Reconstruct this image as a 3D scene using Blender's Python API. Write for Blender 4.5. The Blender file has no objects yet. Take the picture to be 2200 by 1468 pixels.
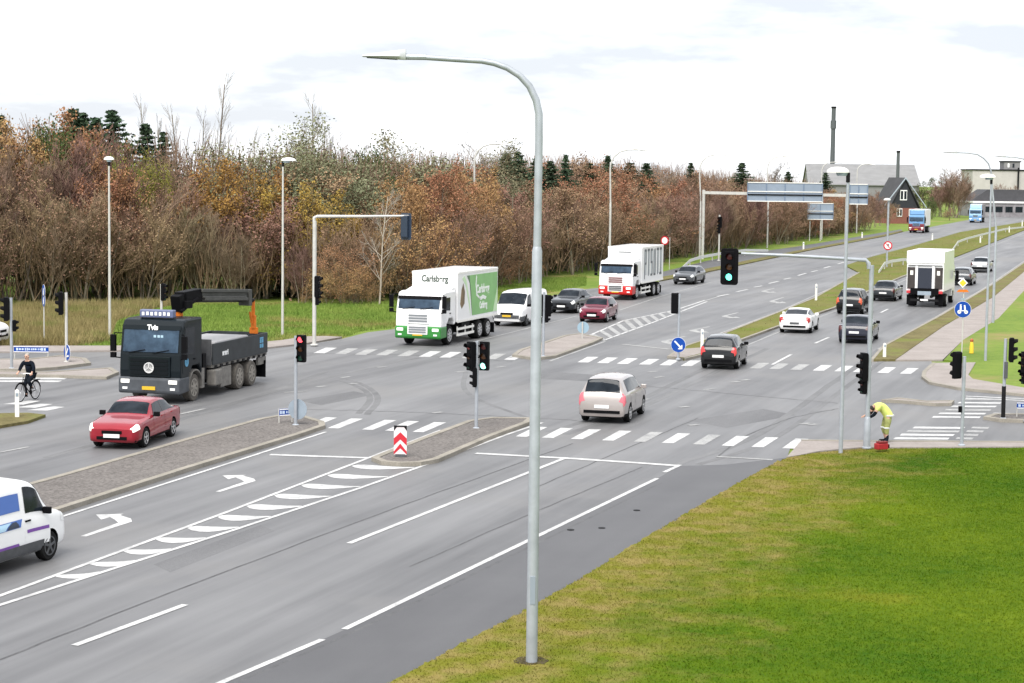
import bpy, bmesh, math, random
import numpy as np
from mathutils import Vector, Matrix
from mathutils.geometry import tessellate_polygon
R = math.radians
random.seed(7)
rng = np.random.default_rng(11)
SC = bpy.context.scene
COL = SC.collection

# ------------------------------------------------------------------ camera
CAM_H, FPX, PITCH, ROLL = 8.7, 4194.0, math.atan(359 / 4194.0), 0.0125
_f = Vector((0, math.cos(PITCH), -math.sin(PITCH)))
_u0 = Vector((0, math.sin(PITCH), math.cos(PITCH)))
_r0 = Vector((1, 0, 0))
_r = _r0 * math.cos(ROLL) + _u0 * math.sin(ROLL)
_u = _u0 * math.cos(ROLL) - _r0 * math.sin(ROLL)
cd = bpy.data.cameras.new('camera')
cam = bpy.data.objects.new('camera', cd)
COL.objects.link(cam)
cd.sensor_width = 36
cd.lens = FPX / 2200 * 36
cd.clip_start = 0.5
cd.clip_end = 6000
M = Matrix((( _r.x, _u.x, -_f.x, 0), (_r.y, _u.y, -_f.y, 0), (_r.z, _u.z, -_f.z, CAM_H), (0, 0, 0, 1)))
cam.matrix_world = M
SC.camera = cam

# ------------------------------------------------------------------ world, sun, exposure
SUN_EL, SUN_AZ = R(52), R(200)     # azimuth clockwise from +Y: the sun stands behind and left of the viewer, above cloud
w = bpy.data.worlds.new('World')
SC.world = w
w.use_nodes = True
nt = w.node_tree
nt.nodes.clear()
def N(tree, t, **kw):
    n = tree.nodes.new(t)
    for k, v in kw.items():
        setattr(n, k, v)
    return n
sky = N(nt, 'ShaderNodeTexSky', sky_type='NISHITA', sun_disc=False, sun_elevation=SUN_EL, sun_rotation=SUN_AZ)
tc = N(nt, 'ShaderNodeTexCoord')
mp = N(nt, 'ShaderNodeMapping'); mp.inputs['Scale'].default_value = (2.2, 2.2, 9)
nz = N(nt, 'ShaderNodeTexNoise'); nz.inputs['Scale'].default_value = 2.4; nz.inputs['Detail'].default_value = 6; nz.inputs['Roughness'].default_value = .55
cr = N(nt, 'ShaderNodeValToRGB')
cr.color_ramp.elements[0].position = .375; cr.color_ramp.elements[0].color = (3.35, 3.5, 3.8, 1)
cr.color_ramp.elements[1].position = .58; cr.color_ramp.elements[1].color = (6.2, 6.3, 6.5, 1)
mx = N(nt, 'ShaderNodeMixRGB'); mx.inputs['Fac'].default_value = .93
bg = N(nt, 'ShaderNodeBackground'); bg.inputs['Strength'].default_value = .075
wo = N(nt, 'ShaderNodeOutputWorld')
L_ = nt.links.new
L_(tc.outputs['Generated'], mp.inputs['Vector']); L_(mp.outputs[0], nz.inputs['Vector']); L_(nz.outputs['Fac'], cr.inputs['Fac'])
L_(sky.outputs[0], mx.inputs['Color1']); L_(cr.outputs[0], mx.inputs['Color2']); L_(mx.outputs[0], bg.inputs['Color']); L_(bg.outputs[0], wo.inputs['Surface'])
sd = bpy.data.lights.new('sun', 'SUN'); sd.energy = 1.5; sd.angle = R(40); sd.color = (1, .96, .9)
so = bpy.data.objects.new('sun', sd); COL.objects.link(so)
_sv = Vector((math.sin(SUN_AZ) * math.cos(SUN_EL), math.cos(SUN_AZ) * math.cos(SUN_EL), math.sin(SUN_EL)))
so.rotation_euler = _sv.to_track_quat('Z', 'Y').to_euler()
SC.view_settings.view_transform = 'Standard'
SC.view_settings.look = 'None'
SC.view_settings.gamma = 1
SC.view_settings.use_curve_mapping = False
SC.view_settings.exposure = 1.75
SC.render.engine = 'CYCLES'
SC.cycles.max_bounces = 6
SC.cycles.use_denoising = True

# ------------------------------------------------------------------ survey helpers
def ray(px, py):
    return _f + _r * ((px - 1100) / FPX) + _u * ((734 - py) / FPX)
def G(px, py, z=0.0):
    d = ray(px, py); t = (z - CAM_H) / d.z
    return Vector((d.x * t, d.y * t, z))
def HT(base, px, py):
    d = ray(px, py); return CAM_H + d.z * base.y / d.y
def AT(px, py, Y):
    d = ray(px, py); t = Y / d.y
    return Vector((d.x * t, Y, CAM_H + d.z * t))
def road_ang(vpx):                   # heading (angle from +X) of a road that vanishes at that column
    return math.atan2(FPX, vpx - 1100)

# ------------------------------------------------------------------ materials
MATS = {}
def mat(name, col, rough=.6, metal=0., spec=.5, var=0., scale=8., bump=0., coat=0., obj_var=0., emit=None, es=1., stretch=None, col2=None):
    if name in MATS: return MATS[name]
    m = bpy.data.materials.new(name); m.use_nodes = True
    t = m.node_tree; b = t.nodes['Principled BSDF']
    b.inputs['Base Color'].default_value = (*col, 1)
    b.inputs['Roughness'].default_value = rough
    b.inputs['Metallic'].default_value = metal
    b.inputs['Specular IOR Level'].default_value = spec
    if coat: b.inputs['Coat Weight'].default_value = coat; b.inputs['Coat Roughness'].default_value = .06; b.inputs['Coat IOR'].default_value = 1.42
    if emit:
        b.inputs['Emission Color'].default_value = (*emit, 1); b.inputs['Emission Strength'].default_value = es
    if var or bump or col2:
        co = N(t, 'ShaderNodeTexCoord'); n = N(t, 'ShaderNodeTexNoise')
        n.inputs['Scale'].default_value = scale; n.inputs['Detail'].default_value = 5; n.inputs['Roughness'].default_value = .6
        src = co.outputs['Object']
        if stretch:
            mpn = N(t, 'ShaderNodeMapping'); mpn.inputs['Scale'].default_value = stretch[:3]
            if len(stretch) > 3: mpn.inputs['Rotation'].default_value = (0, 0, stretch[3])
            t.links.new(src, mpn.inputs['Vector']); src = mpn.outputs[0]
        t.links.new(src, n.inputs['Vector'])
        c2 = col2 or tuple(min(1, c * (1 + var)) for c in col)
        c1 = col if col2 else tuple(c * (1 - var) for c in col)
        rp = N(t, 'ShaderNodeValToRGB'); rp.color_ramp.elements[0].position = .32; rp.color_ramp.elements[1].position = .68
        rp.color_ramp.elements[0].color = (*c1, 1); rp.color_ramp.elements[1].color = (*c2, 1)
        t.links.new(n.outputs['Fac'], rp.inputs['Fac'])
        out = rp.outputs[0]
        if var or col2:
            if obj_var:
                oi = N(t, 'ShaderNodeObjectInfo'); hs = N(t, 'ShaderNodeHueSaturation')
                ma = N(t, 'ShaderNodeMath', operation='MULTIPLY_ADD'); ma.inputs[1].default_value = obj_var; ma.inputs[2].default_value = 1 - obj_var / 2
                t.links.new(oi.outputs['Random'], ma.inputs[0]); t.links.new(ma.outputs[0], hs.inputs['Value']); t.links.new(out, hs.inputs['Color'])
                mh = N(t, 'ShaderNodeMath', operation='MULTIPLY_ADD'); mh.inputs[1].default_value = .05; mh.inputs[2].default_value = .475
                t.links.new(oi.outputs['Random'], mh.inputs[0]); t.links.new(mh.outputs[0], hs.inputs['Hue'])
                out = hs.outputs[0]
            t.links.new(out, b.inputs['Base Color'])
        if bump:
            bp = N(t, 'ShaderNodeBump'); bp.inputs['Strength'].default_value = bump; bp.inputs['Distance'].default_value = .05
            t.links.new(n.outputs['Fac'], bp.inputs['Height']); t.links.new(bp.outputs[0], b.inputs['Normal'])
    MATS[name] = m
    return m

def layered(name, c_lo, c_hi, specs, rough=.7, spec=.4, bump=0., patch=None, edge=None):
    """ground material: a sum of noises at several scales blends two colours; patch adds a third colour in blotches"""
    m = bpy.data.materials.new(name); m.use_nodes = True; t = m.node_tree; b = t.nodes['Principled BSDF']
    b.inputs['Roughness'].default_value = rough; b.inputs['Specular IOR Level'].default_value = spec
    co = N(t, 'ShaderNodeTexCoord'); acc = None
    for (sc, wt, st) in specs:
        mpn = N(t, 'ShaderNodeMapping', vector_type='TEXTURE'); mpn.inputs['Scale'].default_value = [1 / q for q in st[:3]]
        mpn.inputs['Rotation'].default_value = (0, 0, st[3] if len(st) > 3 else 0)
        n = N(t, 'ShaderNodeTexNoise'); n.inputs['Scale'].default_value = sc; n.inputs['Detail'].default_value = 4; n.inputs['Roughness'].default_value = .6
        t.links.new(co.outputs['Object'], mpn.inputs['Vector']); t.links.new(mpn.outputs[0], n.inputs['Vector'])
        ml = N(t, 'ShaderNodeMath', operation='MULTIPLY'); ml.inputs[1].default_value = wt
        t.links.new(n.outputs['Fac'], ml.inputs[0])
        if acc is None: acc = ml.outputs[0]
        else:
            ad = N(t, 'ShaderNodeMath', operation='ADD'); t.links.new(acc, ad.inputs[0]); t.links.new(ml.outputs[0], ad.inputs[1]); acc = ad.outputs[0]
    rp = N(t, 'ShaderNodeValToRGB'); rp.color_ramp.elements[0].position = .36; rp.color_ramp.elements[1].position = .64
    rp.color_ramp.elements[0].color = (*c_lo, 1); rp.color_ramp.elements[1].color = (*c_hi, 1)
    t.links.new(acc, rp.inputs['Fac']); out = rp.outputs[0]
    if patch:
        pc, ps, p0, p1 = patch
        n = N(t, 'ShaderNodeTexNoise'); n.inputs['Scale'].default_value = ps; n.inputs['Detail'].default_value = 6; n.inputs['Roughness'].default_value = .65
        t.links.new(co.outputs['Object'], n.inputs['Vector'])
        r2 = N(t, 'ShaderNodeValToRGB'); r2.color_ramp.elements[0].position = p0; r2.color_ramp.elements[1].position = p1
        t.links.new(n.outputs['Fac'], r2.inputs['Fac'])
        mxx = N(t, 'ShaderNodeMixRGB'); mxx.inputs['Color2'].default_value = (*pc, 1)
        t.links.new(r2.outputs[0], mxx.inputs['Fac']); t.links.new(out, mxx.inputs['Color1']); out = mxx.outputs[0]
    if edge:                               # worn, yellowed turf within a few metres of the road edge line p0, heading a
        p0, a, wid, ec, ec2 = edge
        me_ = N(t, 'ShaderNodeMapping', vector_type='TEXTURE'); me_.inputs['Location'].default_value = (p0[0], p0[1], 0); me_.inputs['Rotation'].default_value = (0, 0, a)
        sp = N(t, 'ShaderNodeSeparateXYZ'); t.links.new(co.outputs['Object'], me_.inputs['Vector']); t.links.new(me_.outputs[0], sp.inputs[0])
        n3 = N(t, 'ShaderNodeTexNoise'); n3.inputs['Scale'].default_value = .55; n3.inputs['Detail'].default_value = 7; n3.inputs['Roughness'].default_value = .68; t.links.new(co.outputs['Object'], n3.inputs['Vector'])
        m1 = N(t, 'ShaderNodeMath', operation='MULTIPLY_ADD'); m1.inputs[1].default_value = 1.6 / wid; t.links.new(sp.outputs['Y'], m1.inputs[0]); m1.inputs[2].default_value = .75      # -1 at wid metres inside
        m2 = N(t, 'ShaderNodeMath', operation='MULTIPLY_ADD'); m2.inputs[1].default_value = 3.2; m2.inputs[2].default_value = -1.1; t.links.new(n3.outputs['Fac'], m2.inputs[0])
        m3 = N(t, 'ShaderNodeMath', operation='ADD'); m3.use_clamp = True; t.links.new(m1.outputs[0], m3.inputs[0]); t.links.new(m2.outputs[0], m3.inputs[1])
        m4 = N(t, 'ShaderNodeMath', operation='MULTIPLY'); m4.inputs[1].default_value = .8; t.links.new(m3.outputs[0], m4.inputs[0])
        n4 = N(t, 'ShaderNodeTexNoise'); n4.inputs['Scale'].default_value = 1.3; n4.inputs['Detail'].default_value = 6; t.links.new(co.outputs['Object'], n4.inputs['Vector'])
        r4 = N(t, 'ShaderNodeValToRGB'); r4.color_ramp.elements[0].position = .42; r4.color_ramp.elements[1].position = .62; r4.color_ramp.elements[0].color = (*ec, 1); r4.color_ramp.elements[1].color = (*ec2, 1); t.links.new(n4.outputs['Fac'], r4.inputs['Fac'])
        mx4 = N(t, 'ShaderNodeMixRGB'); t.links.new(m4.outputs[0], mx4.inputs['Fac']); t.links.new(out, mx4.inputs['Color1']); t.links.new(r4.outputs[0], mx4.inputs['Color2']); out = mx4.outputs[0]
    t.links.new(out, b.inputs['Base Color'])
    if bump:
        bp = N(t, 'ShaderNodeBump'); bp.inputs['Strength'].default_value = bump; bp.inputs['Distance'].default_value = .04
        t.links.new(acc, bp.inputs['Height']); t.links.new(bp.outputs[0], b.inputs['Normal'])
    MATS[name] = m
    return m

RA = road_ang(2560)
_one = (1, 1, 1)
_e0, _e1 = G(1000, 1385), G(1640, 1012)
LAWN_EDGE = (_e0, math.atan2(_e1.y - _e0.y, _e1.x - _e0.x), 6.0, (.165, .155, .022), (.25, .185, .07))
m_grass = layered('lawn', (.028, .078, .002), (.112, .155, .006), [(.11, .55, _one), (2.5, .3, _one), (22, .15, _one)], rough=.9, spec=.06, bump=.5, patch=((.17, .16, .015), .14, .58, .78), edge=LAWN_EDGE)
m_field = layered('meadow', (.085, .15, .02), (.18, .235, .04), [(.2, .4, _one), (2, .3, _one), (12, .3, _one)], rough=.9, spec=.15, bump=.5, patch=((.22, .19, .07), .12, .52, .66))
m_asph = layered('asphalt', (.078, .078, .081), (.19, .19, .193), [(1.0, .5, (.035, .5, 1, RA)), (.13, .2, _one), (1.6, .2, (.05, 1.3, 1, RA)), (55, .1, _one)], rough=.55, spec=.45, bump=.08, patch=((.165, .16, .155), .06, .5, .68))
m_asph2 = layered('cycle asphalt', (.065, .065, .069), (.1, .1, .104), [(1.0, .4, (.05, .5, 1, RA)), (.3, .3, _one), (60, .3, _one)], rough=.6, spec=.4, bump=.08)
m_pave = layered('paving', (.215, .19, .175), (.33, .295, .275), [(.8, .4, _one), (9, .3, _one), (40, .3, _one)], rough=.85, spec=.2, bump=.1)
m_conc = layered('kerb stone', (.2, .185, .155), (.31, .285, .245), [(1.2, .5, _one), (25, .5, _one)], rough=.85, spec=.2, bump=.1)
m_gravel = layered('gravel', (.07, .063, .059), (.215, .197, .184), [(11, .6, _one), (30, .25, _one), (.6, .15, _one)], rough=.9, spec=.2, bump=.9)
m_verge = layered('dry verge', (.085, .075, .03), (.2, .17, .08), [(.6, .4, _one), (6, .35, _one), (30, .25, _one)], rough=.95, spec=.1, bump=.6, patch=((.13, .16, .03), .3, .5, .68))
m_median = layered('median grass', (.095, .095, .024), (.18, .172, .055), [(.5, .4, _one), (5, .35, _one), (30, .25, _one)], rough=.95, spec=.1, bump=.6, patch=((.1, .14, .015), .25, .48, .66))
m_paint = layered('road paint', (.3, .3, .3), (.62, .62, .61), [(1.5, .45, _one), (9, .35, _one), (45, .2, _one)], rough=.6, spec=.3)
m_paint2 = layered('worn road paint', (.17, .17, .17), (.42, .42, .41), [(1.5, .35, _one), (14, .4, _one), (45, .25, _one)], rough=.6, spec=.3)

m_galv = mat('galvanised', (.36, .385, .42), .45, .35, var=.12, scale=3)
m_galv2 = mat('pale post', (.5, .49, .46), .5, .2, var=.1, scale=3)
m_black = mat('black plastic', (.005, .005, .006), .55, spec=.06)
m_dark = mat('dark metal', (.012, .012, .013), .65, spec=.1, var=.3, scale=5)
m_tyre = mat('tyre', (.01, .01, .01), .85, spec=.15, var=.3, scale=12)
m_dtyre = mat('dusty tyre', (.09, .08, .068), .9, var=.3, scale=9)
m_rim = mat('rim', (.5, .5, .51), .35, .6)
m_glass = mat('window glass', (.005, .008, .012), .06, spec=.18, col2=(.02, .026, .034), scale=2.2)
m_glassb = mat('windscreen glass', (.01, .02, .036), .07, spec=.3, col2=(.05, .085, .13), scale=1.4)
m_white = mat('white paint', (.8, .8, .8), .3, coat=.5, var=.03, scale=1.5)
m_wplast = mat('white plastic', (.75, .74, .7), .5, var=.06, scale=4)
m_grey = mat('grey plastic', (.08, .083, .088), .6, spec=.25, var=.15, scale=6)
m_chrome = mat('chrome', (.7, .7, .7), .15, .9)
m_red = mat('red lens', (.35, .01, .01), .2, coat=.5)
m_amber = mat('amber lens', (.5, .16, .01), .2, coat=.5)
m_hl = mat('headlamp', (.75, .76, .76), .12, coat=.8)
m_hlon = mat('headlamp lit', (.6, .6, .57), .2, emit=(1, .97, .88), es=.35)
m_plate = mat('white plate', (.7, .7, .7), .5)
m_yplate = mat('yellow plate', (.6, .38, .02), .5)
m_txt = mat('black lettering', (.02, .02, .02), .5)
m_under = mat('underbody', (.008, .008, .008), .95, spec=.05)
m_blue = mat('sign blue', (.008, .055, .29), .5, spec=.15)
m_signback = mat('sign back', (.3, .36, .42), .45, .3, var=.1, scale=2)
m_whitesign = mat('sign white', (.8, .8, .8), .4)
m_redsign = mat('sign red', (.5, .015, .03), .4)
m_orange = mat('orange', (.6, .16, .02), .6, spec=.2, var=.2, scale=4)
m_yellow = mat('yellow', (.8, .5, .03), .5)
m_ldr = mat('dark red lens', (.06, .006, .006), .3)
m_lda = mat('dark amber lens', (.07, .025, .006), .3)
m_ldg = mat('dark green lens', (.006, .05, .03), .3)
m_lit_r = mat('lit red', (.6, .03, .03), .3, emit=(1, .09, .12), es=.75)
m_lit_g = mat('lit green', (.1, .8, .6), .3, emit=(.12, .9, .66), es=1.1)

# ------------------------------------------------------------------ mesh builder
class MB:
    def __init__(s): s.v = []; s.f = []
    def add(s, vs, fs):
        o = len(s.v); s.v += [tuple(p) for p in vs]; s.f += [tuple(i + o for i in f) for f in fs]; return s
    def box(s, c, d, rz=0, ry=0, rx=0):
        a, b, e = d[0] / 2, d[1] / 2, d[2] / 2
        P = [Vector((x, y, z)) for x in (-a, a) for y in (-b, b) for z in (-e, e)]
        if rz or ry or rx:
            Mx = Matrix.Rotation(rz, 3, 'Z') @ Matrix.Rotation(ry, 3, 'Y') @ Matrix.Rotation(rx, 3, 'X'); P = [Mx @ p for p in P]
        P = [p + Vector(c) for p in P]
        return s.add(P, [(0, 1, 3, 2), (4, 6, 7, 5), (0, 4, 5, 1), (2, 3, 7, 6), (0, 2, 6, 4), (1, 5, 7, 3)])
    def tube(s, path, rad, n=10, cap=True):
        path = [Vector(p) for p in path]
        if not hasattr(rad, '__len__'): rad = [rad] * len(path)
        vs = []; fs = []
        d0 = (path[1] - path[0]).normalized()
        ref = Vector((0, 0, 1)) if abs(d0.z) < .9 else Vector((1, 0, 0))
        for i, p in enumerate(path):
            d = (path[min(i + 1, len(path) - 1)] - path[max(i - 1, 0)]).normalized()
            a = d.cross(ref)
            if a.length < 1e-4: a = d.cross(Vector((0, 1, 0)))
            a.normalize(); b = d.cross(a); ref = a.cross(d)
            for k in range(n):
                t = 2 * math.pi * k / n
                vs.append(p + (a * math.cos(t) + b * math.sin(t)) * rad[i])
        for i in range(len(path) - 1):
            for k in range(n):
                fs.append((i * n + k, i * n + (k + 1) % n, (i + 1) * n + (k + 1) % n, (i + 1) * n + k))
        if cap:
            fs.append(tuple(range(n))[::-1]); fs.append(tuple((len(path) - 1) * n + k for k in range(n)))
        return s.add(vs, fs)
    def lathe(s, prof, c=(0, 0, 0), axis='z', n=24):
        vs = []; fs = []; c = Vector(c)
        for (r_, h) in prof:
            for k in range(n):
                t = 2 * math.pi * k / n; x, y = r_ * math.cos(t), r_ * math.sin(t)
                vs.append(c + (Vector((x, y, h)) if axis == 'z' else Vector((x, h, y)) if axis == 'y' else Vector((h, x, y))))
        for i in range(len(prof) - 1):
            for k in range(n):
                fs.append((i * n + k, i * n + (k + 1) % n, (i + 1) * n + (k + 1) % n, (i + 1) * n + k))
        fs.append(tuple(range(n))); fs.append(tuple((len(prof) - 1) * n + k for k in range(n)))
        return s.add(vs, fs)
    def prism(s, prof, y0, y1):        # xz outline extruded along y
        n = len(prof)
        vs = [(x, y0, z) for x, z in prof] + [(x, y1, z) for x, z in prof]
        fs = [tuple(range(n)), tuple(range(2 * n - 1, n - 1, -1))] + [(i, i + n, (i + 1) % n + n, (i + 1) % n) for i in range(n)]
        return s.add(vs, fs)
    def slab(s, pts, z0, z1):          # xy outline as a slab
        pts = [Vector((p[0], p[1], 0)) for p in pts]
        n = len(pts)
        vs = [(p.x, p.y, z1) for p in pts] + [(p.x, p.y, z0) for p in pts]
        fs = [tuple(t) for t in tessellate_polygon([pts])] + [(i, (i + 1) % n, (i + 1) % n + n, i + n) for i in range(n)]
        return s.add(vs, fs)
    def sheet(s, pts, z):
        pts = [Vector((p[0], p[1], 0)) for p in pts]
        return s.add([(p.x, p.y, z) for p in pts], [tuple(t) for t in tessellate_polygon([pts])])
    def loop(s, pts, wid, z0, z1):
        pts = [Vector((p[0], p[1], 0)) for p in pts]; n = len(pts); vs = []
        for i, p in enumerate(pts):
            a = (p - pts[i - 1]).normalized(); b = (pts[(i + 1) % n] - p).normalized(); na = Vector((-a.y, a.x, 0)); nb = Vector((-b.y, b.x, 0)); m_ = (na + nb)
            m_ = m_.normalized() if m_.length > .2 else nb; k = min(1.8, 1 / max(.3, m_.dot(nb))) * wid / 2
            vs += [p + m_ * k + Vector((0, 0, z0)), p + m_ * k + Vector((0, 0, z1)), p - m_ * k + Vector((0, 0, z1)), p - m_ * k + Vector((0, 0, z0))]
        return s.add(vs, [(4 * i + k, 4 * i + k + 1, 4 * ((i + 1) % n) + k + 1, 4 * ((i + 1) % n) + k) for i in range(n) for k in range(3)])
    def ribbon(s, pts, wid, z0, z1=None):
        pts = [Vector((p[0], p[1], 0)) for p in pts]; n = len(pts); lf = []; rt = []
        for i, p in enumerate(pts):
            d = (pts[min(i + 1, n - 1)] - pts[max(i - 1, 0)]).normalized(); nn = Vector((-d.y, d.x, 0))
            lf.append(p + nn * wid / 2); rt.append(p - nn * wid / 2)
        top = z0 if z1 is None else z1
        vs = [(p.x, p.y, top) for p in lf] + [(p.x, p.y, top) for p in rt]
        fs = [(i, n + i, n + i + 1, i + 1) for i in range(n - 1)]
        if z1 is not None:
            vs += [(p.x, p.y, z0) for p in lf] + [(p.x, p.y, z0) for p in rt]
            fs += [(i, i + 1, 2 * n + i + 1, 2 * n + i) for i in range(n - 1)] + [(n + i, 3 * n + i, 3 * n + i + 1, n + i + 1) for i in range(n - 1)]
            fs += [(0, 2 * n, 3 * n, n), (n - 1, 2 * n - 1, 4 * n - 1, 3 * n - 1)]
        return s.add(vs, fs)
    def disc(s, c, r_, n=24, ax='x', th=.01):
        return s.lathe([(r_, 0), (r_, th)], c, ax, n)
    def build(s, name, m, parent=None, smooth=None, bevel=0, loc=None, fix=True):
        me = bpy.data.meshes.new(name); me.from_pydata(s.v, [], s.f); me.materials.append(m)
        if fix and len(s.f) < 20000:
            b = bmesh.new(); b.from_mesh(me); bmesh.ops.recalc_face_normals(b, faces=b.faces); b.to_mesh(me); b.free()
        o = bpy.data.objects.new(name, me); COL.objects.link(o)
        if parent: o.parent = parent
        if loc is not None: o.location = loc
        if smooth: 
            me.shade_smooth(); me.set_sharp_from_angle(angle=R(smooth))
        if bevel:
            md = o.modifiers.new('bevel', 'BEVEL'); md.width = bevel; md.segments = 2; md.limit_method = 'ANGLE'; md.angle_limit = R(35)
        return o

def tag(o, label=None, cat=None, group=None, kind=None):
    if label: o['label'] = label
    if cat: o['category'] = cat
    if group: o['group'] = group
    if kind: o['kind'] = kind
    return o
def thing(name, label, cat, loc, rz=0, group=None):
    o = bpy.data.objects.new(name, None); COL.objects.link(o); o.empty_display_size = .2
    o.location = loc; o.rotation_euler = (0, 0, rz)
    return tag(o, label, cat, group)
def struct(o): o['kind'] = 'structure'; return o
def text(parent, s, size, mt, loc, rot, name='lettering', depth=.004, sx=1., bold=0.):
    cu = bpy.data.curves.new(name, 'FONT'); cu.body = s; cu.size = size; cu.extrude = depth; cu.align_x = 'CENTER'; cu.align_y = 'CENTER'; cu.offset = bold
    tmp = bpy.data.objects.new('tmp', cu); COL.objects.link(tmp)
    bpy.context.view_layer.update()
    me = bpy.data.meshes.new_from_object(tmp.evaluated_get(bpy.context.evaluated_depsgraph_get()))
    bpy.data.objects.remove(tmp); me.name = name; me.materials.clear(); me.materials.append(mt)
    o = bpy.data.objects.new(name, me); COL.objects.link(o); o.parent = parent; o.location = loc; o.rotation_euler = rot; o.scale = (sx, 1, 1)
    return o
def copy_tree(o, parent=None):
    c = o.copy(); COL.objects.link(c)
    if parent: c.parent = parent
    for ch in list(o.children): copy_tree(ch, c)
    return c

# ================================================================== SETTING
Z_ROAD, Z_MARK, Z_PAVE = .02, .026, .12
def PG(pts, z=0): return [G(x, y, z) for x, y in pts]
def smooth_path(pts, n=6):
    out = []
    P = [pts[0]] + list(pts) + [pts[-1]]
    for i in range(1, len(P) - 2):
        for k in range(n):
            t = k / n; a, b, c, d = P[i - 1], P[i], P[i + 1], P[i + 2]
            out.append(tuple(.5 * ((2 * b[j]) + (-a[j] + c[j]) * t + (2 * a[j] - 5 * b[j] + 4 * c[j] - d[j]) * t * t + (-a[j] + 3 * b[j] - 3 * c[j] + d[j]) * t ** 3) for j in (0, 1)))
    out.append(tuple(pts[-1])); return out

g = MB(); NX = 60
gv = []; gf = []
gx = [-900 + 1800 * i / 60 for i in range(61)]; gy = [-40 + 2400 * (j / 60) ** 1.6 for j in range(61)]
g.add([(x, y, 0) for y in gy for x in gx], [(j * 61 + i, j * 61 + i + 1, (j + 1) * 61 + i + 1, (j + 1) * 61 + i) for j in range(60) for i in range(60)])
struct(g.build('ground', m_field))

lawn_edge = [(560, 1625), (850, 1468), (1000, 1385), (1140, 1310), (1300, 1215), (1450, 1122), (1560, 1057), (1640, 1012), (1690, 988)]
road_px = [(100, 1860)] + smooth_path(lawn_edge, 4) + [(1700, 958), (2250, 962), (2900, 985), (2900, 920), (2200, 853), (2060, 839), (2000, 827), (1984, 815), (1986, 804), (2007, 785), (2000, 777),
    (1873, 778), (1900, 747), (2020, 682), (2129, 616), (2200, 567), (2300, 503), (2400, 443), (2440, 420), (2410, 409), (2330, 424), (2200, 450), (2075, 474), (1940, 499), (1900, 509), (1731, 541), (1600, 569), (1503, 590), (1416, 606),
    (1260, 622), (1130, 647), (1000, 675), (900, 698), (840, 709), (790, 715), (735, 729), (655, 742), (560, 752), (250, 757), (0, 760), (-500, 770), (-500, 880), (0, 895), (60, 894), (98, 898), (60, 912), (0, 922), (-500, 1065), (-1400, 1340), (-1400, 1860)]
struct(MB().sheet(PG(road_px), Z_ROAD).build('road', m_asph))
# cycle lane along the right edge
W1 = [(200, 1590), (480, 1468), (693, 1377), (740, 1356), (1412, 1030), (1460, 1003)]
cyc = W1 + [(1560, 1000), (1690, 985)] + [p for p in smooth_path(lawn_edge, 4)][::-1]
struct(MB().sheet(PG(cyc), Z_ROAD + .004).build('cycle_lane', m_asph2))
# near lawn
random.seed(5)
lawn = [(x + random.uniform(-5, 5), y + random.uniform(-2.5, 2.5)) for x, y in smooth_path(lawn_edge, 24)] + [(1720, 982), (1760, 976), (1850, 968), (2250, 966), (2900, 990), (2900, 2300), (560, 2300)]
lw = MB()
struct(MB().slab(PG(lawn), -.02, .06).build('lawn', m_grass))
# corner pavement beside the lawn, along the near side of the side road
struct(MB().slab(PG([(1690, 988), (1722, 952), (1800, 953), (2250, 956), (2900, 978), (2900, 989), (2250, 965), (1850, 967), (1760, 975), (1715, 984)]), 0, Z_PAVE - .03).build('pavement', m_pave))
# footpath, verge and far right corner
struct(MB().slab(PG([(1873, 778), (1900, 747), (2020, 682), (2129, 616), (2200, 567), (2300, 503), (2400, 443), (2440, 420), (2446, 422), (2410, 446), (2310, 516), (2200, 586), (2134, 641), (2025, 706), (1924, 777)]), 0, Z_PAVE).build('verge', m_verge))
struct(MB().slab(PG([(1924, 777), (2025, 706), (2134, 641), (2200, 586), (2310, 516), (2410, 446), (2416, 447), (2320, 535), (2200, 627), (2145, 687), (2069, 734), (2025, 777)]), 0, Z_PAVE - .03).build('footpath', m_pave))
struct(MB().slab(PG([(2007, 785), (1986, 804), (1984, 815), (2000, 827), (2060, 839), (2200, 853), (2900, 920), (2900, 900), (2200, 839), (2090, 820), (2080, 811), (2096, 784)]), 0, Z_PAVE).build('corner_pavement', m_pave))
struct(MB().slab(PG([(2096, 784), (2080, 811), (2090, 820), (2200, 839), (2900, 900), (3000, 640), (2320, 535), (2200, 627), (2145, 687), (2069, 734), (2028, 777)]), 0, Z_PAVE - .035).build('corner_lawn', m_field))
# left: far pavement, cycle path along the wood
struct(MB().slab(PG([(-500, 755), (0, 747), (250, 747), (400, 746), (550, 740), (605, 735), (655, 727), (700, 726), (735, 728), (655, 742), (560, 752), (250, 757), (0, 760), (-500, 770)]), 0, Z_PAVE - .02).build('pavement', m_pave))
struct(MB().slab(PG([(1416, 606), (1503, 590), (1600, 569), (1731, 541), (1900, 509), (1940, 499), (1938, 497), (1898, 506), (1731, 537), (1600, 563), (1503, 583), (1416, 599)]), 0, Z_PAVE).build('verge', m_verge))
struct(MB().slab(PG([(1400, 601), (1416, 599), (1503, 583), (1600, 563), (1731, 537), (1898, 506), (1938, 497), (1936, 494), (1818, 514), (1709, 532), (1600, 546), (1520, 562), (1416, 588), (1380, 598)]), 0, Z_PAVE - .04).build('cycle_path', m_asph2))
struct(MB().slab(PG([(-500, 880), (0, 895), (60, 894), (98, 898), (60, 912), (0, 922), (-500, 1065)]), 0, Z_PAVE).build('verge', m_verge))

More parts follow.
